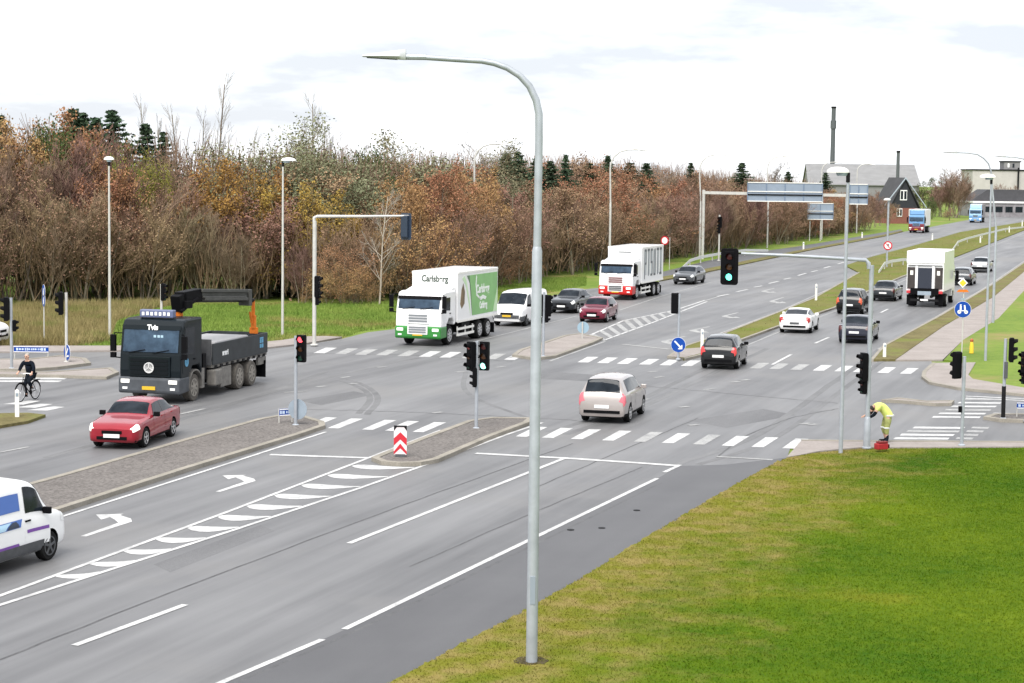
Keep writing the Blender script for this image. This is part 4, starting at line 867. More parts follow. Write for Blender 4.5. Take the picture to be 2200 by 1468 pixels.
# right hand mast arm
t, b_, h = signal('grey mast arm traffic light beside the worker, its green lamp hanging over the road', 1862, 962, 1867, 570, .075)
pl = t.children[0]
MB().tube([(0, 0, 0), (0, 0, .9), (0, 0, 1.0)], [.115, .11, .08], 14).build('pole_base', m_galv, t, smooth=40)
arm = []
e0 = rel(b_, 1867, 572); 
for px, py in [(1867, 578), (1866, 566), (1860, 559), (1780, 554), (1690, 549), (1592, 545)]:
    q = rel(b_, px, py); arm.append((q.x, 0, q.z))
MB().tube(arm, [.07, .07, .065, .06, .055, .045], 10).build('arm', m_galv, t, smooth=50)
p = rel(b_, 1567, 573); sig_head(t, (p.x, -.05, p.z), FACE_US + R(4), lit=2, sc=1.05, back=True)
q = rel(b_, 1592, 545); MB().tube([(q.x, 0, q.z), (p.x, 0, q.z)], .03, 6).build('bracket', m_black, t)
p = rel(b_, 1853, 789); sig_head(t, (p.x, -.05, p.z), R(192), sc=1.0)
p = rel(b_, 1853, 831); sig_head(t, (p.x, -.05, p.z), R(205), sc=.75, n=2, cols=[(m_ldr, m_lit_r), (m_ldg, m_lit_g)])
bk = MB(); [bk.tube([(rel(b_, 1853, y).x, -.03, rel(b_, 1853, y).z), (rel(b_, 1865, y).x, -.03, rel(b_, 1865, y).z)], .025, 6) for y in (770, 806, 832)]; bk.build('bracket', m_black, t)
# far mast arm, seen from behind
t, b_, h = signal('pale mast arm traffic light over the far left lanes, head hanging at its tip', 675, 741, 675, 475, .1, mt=m_galv2)
arm = [tuple(rel(b_, *q)) for q in [(675, 478), (675, 468), (682, 465), (780, 465), (880, 464)]]
MB().tube(arm, [.085, .085, .08, .065, .05], 10).build('arm', m_galv2, t, smooth=50)
p = rel(b_, 872, 487); sig_head(t, (p.x, .05, p.z), R(58), sc=1.2, back=True, mbody=mat('blue black plastic', (.02, .032, .055), .4))
p = rel(b_, 684, 616); sig_head(t, (p.x, 0, p.z), R(-14), sc=1.15); p = rel(b_, 683, 645); sig_head(t, (p.x, 0, p.z), R(-10), sc=.8, n=2, cols=[(m_ldr, m_lit_r), (m_ldg, m_lit_g)])
# keep-right post on the median tip
t, b_, h = signal('traffic light seen from behind above the blue keep-right arrow sign', 1457, 772, 1457, 632, .06)
p = rel(b_, 1451, 652); sig_head(t, (p.x, .05, p.z), R(62), sc=1.05)
p = rel(b_, 1457, 741); s_ = round_sign(t, (p.x, -.08, p.z), FACE_US, .36, m_blue, mback=m_whitesign)
aw = MB(); aw.box((.012, 0, 0), (.01, .07, .5), rx=R(45)); aw.add([(.012, sgn * 0, 0) for sgn in (1,)], []); 
aw.add([(.007, .2, -.2), (.007, .2, .02), (.007, -.02, -.2), (.017, .2, -.2), (.017, .2, .02), (.017, -.02, -.2)], [(0, 1, 2), (3, 4, 5), (0, 1, 4, 3), (1, 2, 5, 4), (0, 2, 5, 3)])
aw.build('arrow', m_whitesign, s_)
# behind the big lamp post
t, b_, h = signal('twin traffic light on the small paved island, partly hidden by the tall lamp post', 1167, 766, 1168, 628, .06)
p = rel(b_, 1161, 656); sig_head(t, (p.x - .02, .05, p.z), R(70), sc=1.1); p = rel(b_, 1178, 657); sig_head(t, (p.x, .05, p.z), R(40), sc=1.1); p = rel(b_, 1176, 677); sig_head(t, (p.x, .0, p.z), R(10), sc=.75)
# right side of the junction
t, b_, h = signal('traffic light seen from behind on a grey post where the side road crossing starts', 2066, 957, 2068, 766, .06)
p = rel(b_, 2057, 785); sig_head(t, (p.x - .03, .06, p.z), R(125), sc=.95, back=False); p = rel(b_, 2062, 879); MB().box((p.x, -.05, p.z), (.1, .12, .2)).build('push_button', m_black, t, bevel=.01)
t, b_, h = signal('traffic light with hoods turned right on the dark footed side road post', 2155, 900, 2161, 728, .06)
p = rel(b_, 2175, 752); sig_head(t, (p.x, -.03, p.z), R(-12), sc=.95)
pd = MB().tube([(0, 0, 0), (rel(b_, 2157, 830).x, 0, rel(b_, 2157, 830).z)], .075, 10).build('pole_sleeve', m_dark, t); p = rel(b_, 2160, 795); MB().box((p.x, -.06, p.z), (.12, .12, .6)).build('control_box', m_grey, t)
t, b_, h = signal('traffic light cut off by the right edge of the view', 2206, 905, 2206, 750, .06); p = rel(b_, 2199, 782); sig_head(t, (p.x, -.05, p.z), R(200), sc=.95); p = rel(b_, 2198, 812); sig_head(t, (p.x, -.05, p.z), R(200), sc=.7, n=2, cols=[(m_ldr, m_lit_r), (m_ldg, m_lit_g)])
# left side
t, b_, h = signal('traffic light with white rimmed hoods at the left edge of the view', 25, 792, 25, 640, .065); p = rel(b_, 12, 664); sig_head(t, (p.x, -.04, p.z), R(186), sc=1.1, cols=[(m_ldr,) * 2, (m_lda,) * 2, (m_ldg,) * 2]); p = rel(b_, 32, 700); sig_head(t, (p.x, .03, p.z), R(20), sc=.8, n=2, cols=[(m_ldr, m_lit_r), (m_ldg, m_lit_g)])
t, b_, h = signal('traffic light above the small blue arrow sign on the paved splitter island', 143, 778, 145, 629, .065, mt=m_galv2); p = rel(b_, 129, 652); sig_head(t, (p.x, -.04, p.z), R(188), sc=1.1)
p = rel(b_, 145, 757); s_ = round_sign(t, (p.x, -.1, p.z), R(215), .36, m_blue, mback=m_whitesign); aw = MB(); aw.box((.012, 0, 0), (.01, .07, .46), rx=R(-35)); aw.box((.012, .1, -.16), (.01, .22, .07), rx=R(10)); aw.build('arrow', m_whitesign, s_)
t, b_, h = signal('small traffic light on the grass behind the crane lorry', 347, 742, 347, 611, .06, mt=m_galv2); p = rel(b_, 353, 628); sig_head(t, (p.x, -.04, p.z), R(-20), sc=.9)
t, b_, h = signal('black traffic light at the edge of the wood, left of the hanging green lamp', 1544, 560, 1545, 462, .09, mt=m_galv2); p = rel(b_, 1546, 478); sig_head(t, (p.x, -.08, p.z), R(215), sc=1.25)
p = rel(b_, 1544, 492); sig_head(t, (p.x, -.08, p.z), R(190), sc=1.0)

# ---- lamps
def curved_lamp(label, px, py, top, arm_px, head_px, r0=.1, r1=.06, mt=m_galv, step=True, hl=.75):
    base = G(px, py, .02); t = thing('street_lamp', label, 'street lamp', base, 0, 'street lamps along the road')
    q = lambda a: rel(base, *a)
    P_ = [q(a) for a in top]; Hs = P_[0].z
    if step:
        z1 = rel(base, px, step).z if not isinstance(step, bool) else Hs * .68
        MB().tube([(0, 0, -.1), (0, 0, z1), (0, 0, z1 + .08)], [r0, r0 * .86, r1 * 1.05], 14).build('pole', mt, t, smooth=40)
    else: z1 = 0; 
    up = [Vector((0, 0, z1))] + P_
    MB().tube(up, [r1 * 1.02] + [r1 - (r1 * .35) * i / len(P_) for i in range(len(P_))], 12).build('arm', mt, t, smooth=60)
    a, b = q(arm_px), q(head_px); d = (b - a); Lh = d.length; d.normalize(); ang = math.atan2(d.x, d.z)
    hd = MB(); n = 10; vs = []; fs = []
    for i in range(n + 1):
        u = i / n; wd = .17 * (math.sin(math.pi * min(1, .12 + u * .8)) ** .6); th = .1 * (1 - u) + .025
        c = a + d * Lh * u
        vs += [c + Vector((0, -wd, 0)), c + Vector((0, -wd * .6, th)), c + Vector((0, wd * .6, th)), c + Vector((0, wd, 0)), c + Vector((0, wd * .7, -th * .45)), c + Vector((0, -wd * .7, -th * .45))]
        if i: fs += [(6 * i - 6 + k, 6 * i - 6 + (k + 1) % 6, 6 * i + (k + 1) % 6, 6 * i + k) for k in range(6)]
    hd.add(vs, fs + [tuple(range(6)), tuple(6 * n + k for k in range(6))])
    h_ = hd.build('lamp_head', m_wplast if mt is not m_galv else mat('lamp housing', (.5, .51, .53), .45, .2), t, smooth=50)
    g_ = MB(); c0 = a + d * Lh * .2; c1 = a + d * Lh * .9
    g_.add([c0 + Vector((0, -.1, -.055)), c0 + Vector((0, .1, -.055)), c1 + Vector((0, .07, -.03)), c1 + Vector((0, -.07, -.03)), c0 + Vector((0, -.1, -.04)), c0 + Vector((0, .1, -.04)), c1 + Vector((0, .07, -.018)), c1 + Vector((0, -.07, -.018))], [(0, 1, 2, 3), (4, 5, 6, 7), (0, 1, 5, 4), (2, 3, 7, 6), (1, 2, 6, 5), (0, 3, 7, 4)])
    g_.build('lamp_glass', m_grey, h_)
    cl = MB().tube([a - d * .35, a + d * .05], r1 * .85, 10).build('bracket', mt, t)
    return t
lt = curved_lamp('tall grey lamp post with long curved arm in the foreground lawn', 1142, 1427, [(1158, 300), (1158, 245), (1152, 216), (1138, 186), (1117, 163), (1090, 146), (1062, 136), (1035, 131), (980, 128), (875, 121)], (872, 122), (779, 121), .105, .068, step=540)
MB().box((0, -.1, 1.35), (.09, .02, .5)).build('service_door', mat('service door', (.28, .32, .38), .5, .3), lt)
for px, py, x0, y0, wd, nm in [(1018, 607, 1019, 360, 80, 'thin lamp post at the edge of the wood behind the green lorry'), (1309, 590, 1311, 365, 85, 'thin curved lamp post behind the red and white lorry'), (1503, 556, 1503, 375, 70, 'thin curved lamp post carrying the end of the sign gantry'),
                               (1648, 533, 1649, 372, 56, 'thin curved lamp post half hidden by the wide sign back'), (1765, 515, 1765, 385, 46, 'thin lamp post between the sign backs'), (1840, 501, 1841, 388, 40, 'thin lamp post below the small sign back')]:
    k = wd / 80; ty = {1018: 309, 1309: 321, 1503: 332, 1648: 336, 1765: 348, 1840: 352}[px]
    curved_lamp(nm, px, py, [(x0, y0), (x0 + 1, ty + 30 * k), (x0 + 7 * k, ty + 16 * k), (x0 + 20 * k, ty + 5 * k), (x0 + 36 * k, ty + 1), (x0 + 56 * k, ty + 1)], (x0 + 56 * k, ty + 1), (x0 + wd, ty + 3), .11, .075, mt=m_galv2)
curved_lamp('curved lamp post on the right verge leaning its arm over the road', 2133, 696, [(2131, 395), (2129, 368), (2124, 352), (2113, 340), (2100, 332), (2080, 329), (2056, 328)], (2056, 328), (2024, 327), .085, .055)
curved_lamp('curved lamp post at the right edge, only its arm inside the view', 2228, 640, [(2226, 400), (2224, 368), (2216, 350), (2200, 342), (2180, 338), (2160, 337)], (2160, 337), (2136, 335), .085, .055)
def mushroom_lamp(label, px, py, tx, ty, wpx, off, r0=.075, lean=0):
    base = G(px, py, .05); t = thing('street_lamp', label, 'street lamp', base, 0, 'street lamps along the road'); p = rel(base, tx, ty); z = p.z
    pole_mb(z - .1, r0, r0 * .62).build('pole', m_galv if py > 760 else m_galv2, t, smooth=40)
    r_ = wpx / 2 * base.y / FPX; ox = off * base.y / FPX
    hd = MB(); n = 20; vs = []; prof = [(1., -.02), (1.0, .03), (.9, .08), (.65, .13), (.3, .155), (.02, .16)]
    for rr, hh in prof:
        for k in range(n): a = 2 * math.pi * k / n; vs.append((ox + rr * r_ * math.cos(a), rr * r_ * .62 * math.sin(a), z + hh))
    hd.add(vs, [(i * n + k, i * n + (k + 1) % n, (i + 1) * n + (k + 1) % n, (i + 1) * n + k) for i in range(len(prof) - 1) for k in range(n)] + [tuple(range(n))])
    h_ = hd.build('lamp_shade', m_wplast, t, smooth=60)
    MB().lathe([(r_ * .45, -.12), (r_ * .55, -.02)], (ox * .6, 0, z), 'z', 16).build('lamp_glass', m_signback, t)
    MB().lathe([(r0 * .9, -.3), (r0 * .9, .0)], (0, 0, z - .02), 'z', 12).build('collar', m_dark, t)
mushroom_lamp('mushroom lamp post standing in the rough grass at left', 236, 728, 234, 343, 22, 0)
mushroom_lamp('mushroom lamp post on the mown grass behind the crane lorry', 607, 719, 608, 345, 32, 12)
mushroom_lamp('mushroom lamp post on the pavement corner left of the worker', 1806, 974, 1822, 370, 48, -22, .07)
mushroom_lamp('mushroom lamp post beside the footpath at right', 2117, 777, 2121, 381, 34, -8, .07)

# ---- signs
def post_sign(name, label, px, py, topx, topy, r_=.03, mt=m_galv2, cat='sign', group='road signs'):
    base = G(px, py, .1); h = HT(base, topx, topy) - .1; t = thing(name, label, cat, base, 0, group); pole_mb(h, r_).build('post', mt, t); return t, base
t, b_ = post_sign('round_sign', 'blue cycle and pedestrian sign on a pale post in the rough grass at left', 95, 735, 95, 618); p = rel(b_, 95, 629)
for k, y in enumerate((626, 645)):
    p = rel(b_, 95, y); s_ = round_sign(t, (0, -.05, p.z), R(205), .34, m_blue, mback=m_whitesign)
    f_ = MB(); f_.box((.01, 0, .1), (.01, .1, .1)); f_.box((.01, 0, -.08), (.01, .16, .24), rx=R(10 if k else 0)); f_.build('symbol', m_whitesign, s_)
t, b_ = post_sign('round_sign', 'blue shared path sign under the yellow diamond sign beside the footpath', 2066, 770, 2068, 600); p = rel(b_, 2068, 665)
s_ = round_sign(t, (p.x, -.05, p.z), FACE_US, .4, m_blue, mback=m_whitesign)
f_ = MB(); f_.box((.01, -.1, .06), (.01, .08, .3)); f_.box((.01, -.1, .2), (.01, .08, .08)); f_.box((.01, .1, .06), (.01, .07, .3), rx=R(8)); f_.build('person_symbol', m_whitesign, s_)
f_ = MB(); f_.lathe([(.09, .008), (.09, .014), (.06, .014), (.06, .008)], (.0, -.16, -.12), 'x', 16); f_.lathe([(.09, .008), (.09, .014), (.06, .014), (.06, .008)], (0, .16, -.12), 'x', 16); f_.box((.01, 0, -.06), (.01, .24, .04)); f_.build('cycle_symbol', m_whitesign, s_)
p = rel(b_, 2068, 608); dm = MB().box((p.x, -.06, p.z), (.34, .02, .34), ry=R(45)).build('priority_sign', m_whitesign, t); MB().box((p.x, -.075, p.z), (.24, .015, .24), ry=R(45)).build('face', m_yellow, dm)
p = rel(b_, 2068, 625); MB().prism([(-.3, -.06), (.3, -.06), (.2, .06), (-.2, .06)], -.01, .01).build('sub_plate', m_orange, t, loc=(p.x, -.06, p.z))
p = rel(b_, 2068, 643); MB().box((p.x, -.05, p.z), (.2, .02, .1)).build('top_plate', m_signback, t)
t, b_ = post_sign('speed_limit_sign', 'round red edged sign on a pale post right of the red and white lorry', 1438, 577, 1438, 510); p = rel(b_, 1428, 517); round_sign(t, (p.x, -.06, p.z), FACE_US - R(15), .42, m_redsign, mback=m_redsign, border=m_whitesign); p2 = rel(b_, 1438, 517); MB().tube([(p.x, 0, p.z), (p2.x, 0, p.z)], .03, 6).build('bracket', m_galv2, t)
t, b_ = post_sign('no_u_turn_sign', 'red ringed no-turn sign on a grey post in the grassy median', 1905, 574, 1906, 430, .1, m_galv); p = rel(b_, 1907, 528); s_ = round_sign(t, (p.x, -.14, p.z), FACE_US, .44, m_redsign, mback=m_redsign, border=m_whitesign)
f_ = MB(); f_.box((.013, 0, 0), (.006, .07, .8), rx=R(45)); f_.build('red_bar', m_redsign, s_); f_ = MB(); f_.box((.012, .08, -.02), (.004, .07, .36)); f_.box((.012, -.08, .02), (.004, .07, .26)); f_.box((.012, 0, .15), (.004, .22, .07)); f_.build('symbol', m_txt, s_)
p = rel(b_, 1906, 430); MB().lathe([(.35, -.02), (.32, .1), (.1, .18)], (p.x, 0, p.z), 'z', 16).build('lamp_cap', m_wplast, t)
t, b_ = post_sign('triangular_sign', 'grey back of a triangular sign at the edge of the wood', 1685, 517, 1685, 492); p = rel(b_, 1685, 495)
MB().prism([(-.5, -.35), (.5, -.35), (0, .5)], -.012, .012).build('sign_plate', m_signback, t, loc=(0, -.05, p.z), bevel=.005)
# chevron marker on the island
t, b_ = post_sign('chevron_marker', 'red and white chevron board on the nose of the gravel island', 860, 983, 860, 925, .035, m_signback, 'traffic marker', None)
z0 = rel(b_, 860, 977).z; z1 = rel(b_, 860, 916).z; hw = 14 * b_.y / FPX
bd = MB().box((0, -.05, (z0 + z1) / 2), (hw * 2, .02, z1 - z0)).build('board', mat('pink white board', (.78, .7, .71), .5), t, bevel=.015); hh = z1 - z0
for k, (zz, th) in enumerate([(.02, .22), (.33, .28)]):
    zc = z0 + hh * zz
    MB().prism([(-hw, zc), (0, zc + hh * .22), (hw, zc), (hw, zc + hh * th * (.45 if k == 0 else .9)), (0, zc + hh * (.22 + th * (.75 if k == 0 else .9))), (-hw, zc + hh * th * (.45 if k == 0 else .9))], -.072, -.061).build('chevron', m_redsign, bd)
MB().prism([(-hw, z1 - hh * .16), (-hw * .55, z1 - hh * .02), (hw * .55, z1 - hh * .02), (hw, z1 - hh * .16), (hw, z1 - hh * .02), (hw, z1 + .03), (-hw, z1 + .03)], -.072, -.061).build('top_cap', m_dark, bd)
MB().box((0, 0, .05), (.3, .2, .12)).build('foot', m_grey, t)
# street name boards
def name_board(label, x0, x1, y0, y1, yb, ang=0, tx=None):
    base = G((x0 + x1) / 2, yb, .1); t = thing('street_name_board', label, 'street name sign', base, ang, 'street name boards'); k = base.y / FPX
    hw_ = (x1 - x0) / 2 * k / max(.4, math.cos(ang)); zt = HT(base, (x0 + x1) / 2, y0) - .1; zb = HT(base, (x0 + x1) / 2, y1) - .1
    for s_ in (-1, 1): MB().tube([(s_ * hw_ * .96, 0, -.1), (s_ * hw_ * .96, 0, zt)], .025, 8).build('leg', m_galv2, t)
    bd = MB().box((0, -.03, (zt + zb) / 2), (hw_ * 2, .03, zt - zb)).build('board', m_blue, t)
    fr = MB(); [fr.box((0, -.05, z), (hw_ * 2, .012, .03)) for z in (zt - .02, zb + .02)]; fr.build('border', m_whitesign, bd)
    wr_ = MB(); random.seed(int(x0)); x = -hw_ * .8; h_ = zt - zb
    while x < hw_ * .8:
        c = random.choice((.05, .07, .09)); wr_.box((x, -.05, (zt + zb) / 2), (c, .012, h_ * random.choice((.3, .42, .3)))); x += c + .035
    wr_.build('worn_lettering', mat('faded lettering', (.5, .6, .75), .5), bd)
    return t
name_board('long blue street name board on two legs at the left edge', 30, 105, 744, 757, 768)
name_board('small blue street name board on legs beside the red signal post', 600, 627, 878, 893, 909, R(35))
name_board('blue street name board cut off by the right edge', 2183, 2240, 865, 878, 897)
t, b_ = post_sign('keep_right_sign', 'pale blue sign seen from behind at the far tip of the small paved island', 1251, 728, 1251, 692, .04); p = rel(b_, 1253, 704); MB().lathe([(.31, 0), (.31, .015)], (p.x, .05, p.z), 'y', 24).build('sign_back', mat('pale blue sign back', (.25, .36, .44), .5), t)
# gantry and big signs, backs towards us
gb = G(1509, 556, .05); t = thing('sign_gantry', 'sign gantry spanning the far left lanes with grey blue sign backs', 'sign gantry', gb, 0)
p = rel(gb, 1509, 408); MB().tube([(0, 0, -.1), (0, 0, p.z)], .16, 12).build('column', m_galv2, t)
e = rel(gb, 1862, 421); bm2 = MB(); bm2.box(((p.x + e.x) / 2, 0, (rel(gb, 1509, 414).z + rel(gb, 1862, 421).z) / 2), (e.x - p.x, .3, .3), ry=math.atan2(rel(gb, 1509, 414).z - rel(gb, 1862, 421).z, e.x - p.x)); bm2.build('beam', m_galv2, t)
p2 = rel(gb, 1819, 420); MB().tube([(p2.x, 0, -.1), (p2.x, 0, p2.z)], .12, 12).build('column', m_galv2, t)
m_bsb = mat('blue grey sign back', (.24, .29, .36), .45, .2, var=.1, scale=.6)
def sign_back(par, base, x0, x1, y0, y1, nrib, yoff=-.3):
    a, b = rel(base, x0, y0), rel(base, x1, y1); s_ = MB().box(((a.x + b.x) / 2, yoff, (a.z + b.z) / 2), (b.x - a.x, .06, a.z - b.z)).build('sign_back', m_bsb, par)
    fr = MB(); [fr.box((a.x + (b.x - a.x) * k / nrib, yoff - .06, (a.z + b.z) / 2), (.1, .06, a.z - b.z)) for k in range(nrib + 1)]; fr.box(((a.x + b.x) / 2, yoff - .05, (a.z + b.z) / 2), (b.x - a.x, .04, .05)); fr.build('rib', mat('dark rib', (.14, .19, .27), .5), s_)
    ed = MB(); [ed.box(((a.x + b.x) / 2, yoff - .07, z), (b.x - a.x, .05, .09)) for z in (a.z, b.z, b.z + (a.z - b.z) * .52)]; ed.build('edge', m_wplast, s_)
    ed = MB(); ed.box(((a.x + b.x) / 2, yoff - .08, b.z + (a.z - b.z) * .35), (b.x - a.x, .08, .14)); ed.build('rail', m_dark, s_)
sign_back(t, gb, 1606, 1765, 392, 434, 4); sign_back(t, gb, 1825, 1862, 396, 439, 2)
sb = G(1752, 517, .05); t = thing('direction_sign', 'smaller blue grey sign back on two posts below the gantry', 'road sign', sb)
for x in (1741, 1764): q = rel(sb, x, 440); MB().tube([(q.x, 0, -.1), (q.x, 0, q.z)], .07, 8).build('post', m_galv2, t)
sign_back(t, sb, 1735, 1789, 437, 472, 2, -.12)
# marker posts, hydrant, rails
for px, py, ty, nm in [(37, 897, 836, 'white marker post on the grass corner in front of the cyclist'), (1508, 752, 707, 'white marker post beside the black hatchback'), (1753, 646, 610, 'white marker post on the median beyond the white coupe'), (1900, 768, 740, 'white marker post on the verge at the start of the right road edge'),
                       (1726, 536, 520, 'white marker post at the wood side of the cycle path'), (1852, 511, 499, 'small white marker post by the cycle path before the lorry'), (2003, 515, 502, 'white marker post in the median left of the guard rail'), (2106, 522, 508, 'white marker post on the median right of the guard rail'), (2168, 500, 487, 'white marker post far along the median'), (2196, 487, 474, 'white marker post at the far end of the median')]:
    base = G(px, py, .1); h = max(.7, HT(base, px, ty) - .1); t = thing('marker_post', nm, 'marker post', base, R(10), 'white marker posts'); w_ = .075 if py > 600 else .1
    MB().prism([(-w_, -.1), (w_, -.1), (w_ * .9, h - .05), (0, h), (-w_ * .9, h - .05)], -.045, .045).build('post', m_wplast, t, bevel=.01); MB().box((0, -.048, h * .8), (w_ * 1.2, .01, .12)).build('reflector', m_signback, t)
base = G(2087, 759, .1); h = HT(base, 2087, 728) - .1; t = thing('hydrant_marker', 'short yellow and orange marker pillar in the grass beside the footpath', 'marker', base)
MB().lathe([(.11, 0), (.1, h * .5), (.075, h * .72), (.06, h * .8)], (0, 0, 0), 'z', 14).build('body', m_yellow, t, smooth=40); MB().lathe([(.08, h * .8), (.09, h * .9), (.04, h)], (0, 0, 0), 'z', 14).build('cap', mat('dark orange', (.35, .07, .02), .5), t, smooth=40)
def guard_rail(label, px, hz=.62):
    P_ = [G(x, y, .05) for x, y in px]; o = P_[0]; t = thing('guard_rail', label, 'guard rail', o, 0, 'white guard rails'); rb = MB(); path = []
    n = len(P_)
    pts_ = [p - o + Vector((0, 0, hz if 0 < i < n - 1 else .12)) for i, p in enumerate(P_)]
    vs = []; 
    for i, p in enumerate(pts_):
        d = (pts_[min(i + 1, n - 1)] - pts_[max(0, i - 1)]); d.z = 0; d.normalize(); nn = Vector((-d.y, d.x, 0))
        for a, z in ((0, .16), (.05, .1), (0, 0.03), (.05, -.05), (0, -.12), (-.03, -.12), (-.03, .16)): vs.append(p + nn * a + Vector((0, 0, z)))
    rb.add(vs, [(i * 7 + k, i * 7 + (k + 1) % 7, i * 7 + 7 + (k + 1) % 7, i * 7 + 7 + k) for i in range(n - 1) for k in range(7)] + [tuple(range(7)), tuple((n - 1) * 7 + k for k in range(7))])
    rb.build('rail', mat('pale rail', (.62, .63, .6), .5, .1), t)
    for i in range(1, n):
        p = pts_[i]; MB().box((p.x, p.y, p.z / 2 - .02), (.1, .1, p.z + .1)).build('post', m_galv2, t)
guard_rail('white guard rail curving along the edge of the wood behind the dark silver estate car', [(1462, 583), (1482, 574), (1505, 566), (1530, 561), (1556, 556), (1600, 550), (1650, 541)], .6)
guard_rail('white guard rail on the median left of the white box lorry', [(1888, 588), (1900, 580), (1916, 575), (1940, 571), (1980, 562)], .6)
guard_rail('white guard rail farther along the median right of the white box lorry', [(2046, 540), (2058, 530), (2078, 522), (2110, 513), (2160, 500), (2200, 490)], .6)

# ================================================================== PEOPLE
def skin_mesh(name, chains, mt, par, sub=2):
    """chains: lists of (point, radius); chains that share a first point join there"""
    bm = bmesh.new(); sk = bm.verts.layers.skin.verify(); idx = {}
    for ch in chains:
        prev = None
        for (p, r_) in ch:
            key = tuple(round(c, 4) for c in p)
            if key not in idx:
                v = bm.verts.new(p); v[sk].radius = (r_, r_) if not hasattr(r_, '__len__') else r_; idx[key] = v
                if len(idx) == 1: v[sk].use_root = True
            v = idx[key]
            if prev is not None and prev is not v:
                try: bm.edges.new((prev, v))
                except ValueError: pass
            prev = v
    me = bpy.data.meshes.new(name); bm.to_mesh(me); bm.free()
    o = bpy.data.objects.new(name, me); COL.objects.link(o)
    a = o.modifiers.new('s', 'SKIN'); a.use_smooth_shade = True; c = o.modifiers.new('u', 'SUBSURF'); c.levels = sub; c.render_levels = sub
    bpy.context.view_layer.update()
    m2 = bpy.data.meshes.new_from_object(o.evaluated_get(bpy.context.evaluated_depsgraph_get())); o.modifiers.clear(); o.data = m2; m2.name = name
    m2.materials.clear(); m2.materials.append(mt); m2.shade_smooth(); o.parent = par; return o
def hand_chains(wrist, d, side, curl=.5):
    """palm and five bent fingers starting at the wrist, pointing along d"""
    d = Vector(d).normalized(); s_ = d.cross(Vector((0, 0, 1))); s_ = s_.normalized() if s_.length > .1 else Vector((1, 0, 0)); dn = s_.cross(d).normalized() * -1
    if dn.z > 0: dn = -dn
    w_ = Vector(wrist); pm = w_ + d * .05; ch = [[(w_, .026), (pm, .034), (w_ + d * .085, .032)]]
    kn = w_ + d * .085
    for k, (o, L_) in enumerate([(-.03, .062), (-.01, .074), (.01, .07), (.028, .056)]):
        a = kn + s_ * o + d * .008; ch.append([(kn, .032), (a, .011), (a + d * L_ * .5 + dn * L_ * .2 * curl, .0095), (a + d * L_ * (.95 - .5 * curl) + dn * L_ * .8 * curl, .008)])
    a = pm + s_ * .035 * side; ch.append([(pm, .034), (a, .013), (a + s_ * .02 * side + d * .035 + dn * .01, .01), (a + s_ * .018 * side + d * .06 + dn * .025, .009)])
    return ch
m_skin = mat('skin', (.5, .3, .22), .6); m_hiv = mat('lime hi-vis', (.62, .7, .18), .7, var=.12, scale=9); m_hivt = mat('lime hi-vis trousers', (.26, .28, .09), .75, var=.2, scale=9); m_blk = mat('dark cloth', (.008, .011, .016), .9, spec=.08, var=.3, scale=8); m_hair = mat('dark hair', (.03, .022, .018), .8)
def face(par, c, fwd, up=Vector((0, 0, 1)), r_=.1):
    c = Vector(c); fwd = Vector(fwd).normalized(); s_ = fwd.cross(up).normalized(); up = s_.cross(fwd)
    b = MB(); 
    for sg in (1, -1): b.lathe([(.012, -.01), (.014, 0), (.008, .01)], c + fwd * r_ * .93 + s_ * sg * .034 + up * .01, 'x', 8)
    b.build('eye', m_txt, par); b = MB(); b.tube([c + fwd * r_ * .98 + up * .012, c + fwd * (r_ + .03) - up * .025, c + fwd * r_ * .95 - up * .035], [.008, .016, .01], 6); b.build('nose', m_skin, par)
    MB().tube([c + fwd * r_ * .93 - up * .06 - s_ * .025, c + fwd * r_ * .99 - up * .062, c + fwd * r_ * .93 - up * .06 + s_ * .025], .007, 5).build('mouth', mat('lips', (.35, .13, .11), .6), par)
    for sg in (1, -1): MB().lathe([(.028, -.01), (.03, 0), (.02, .012)], c + s_ * sg * (r_ * .85), 'x', 10).build('ear', m_skin, par)
# --- worker bending towards the mast (local +X is where he faces)
wk = thing('person', 'worker in lime hi-vis clothes bending towards the foot of the mast arm', 'person', G(1899, 951, .09), R(184), None)
hip = (-.1, 0, .88); chest = (.16, 0, 1.2); neck = (.34, 0, 1.2)
la, ra = (.28, .21, 1.16), (.28, -.21, 1.16)
legs = [[(hip, .085), ((-.1, .1, .82), .085), ((-.04, .12, .46), .068), ((-.07, .12, .09), .045), ((.08, .13, .035), .04), ((.14, .13, .03), .03)], [(hip, .085), ((-.1, -.1, .82), .085), ((.0, -.12, .46), .068), ((-.1, -.12, .09), .045), ((.05, -.13, .035), .04), ((.11, -.13, .03), .03)]]
torso = [(hip, .085), ((.0, 0, 1.08), .12), (chest, .155), ((.28, 0, 1.19), .11), (neck, .06), ((.44, 0, 1.1), .088), ((.51, 0, 1.02), .07)]
arms = [[((.28, 0, 1.19), .11), (la, .075), ((.42, .25, .94), .05), ((.62, .2, .82), .036)], [((.28, 0, 1.19), .11), (ra, .075), ((.4, -.26, .94), .05), ((.6, -.2, .86), .036)]]
body = skin_mesh('body', [torso] + legs + arms + hand_chains((.62, .2, .82), (.8, -.1, -.5), 1) + hand_chains((.6, -.2, .86), (.9, .1, -.3), -1), m_skin, wk)
skin_mesh('jacket', [[((-.15, 0, .8), .175), ((-.12, 0, .9), .175), ((.0, 0, 1.08), .175), (chest, .18), ((.27, 0, 1.2), .135), ((.33, 0, 1.2), .08)], [((.27, 0, 1.2), .135), (la, .095), ((.35, .235, 1.05), .075)], [((.27, 0, 1.2), .135), (ra, .095), ((.35, -.24, 1.05), .075)]], m_hiv, wk)
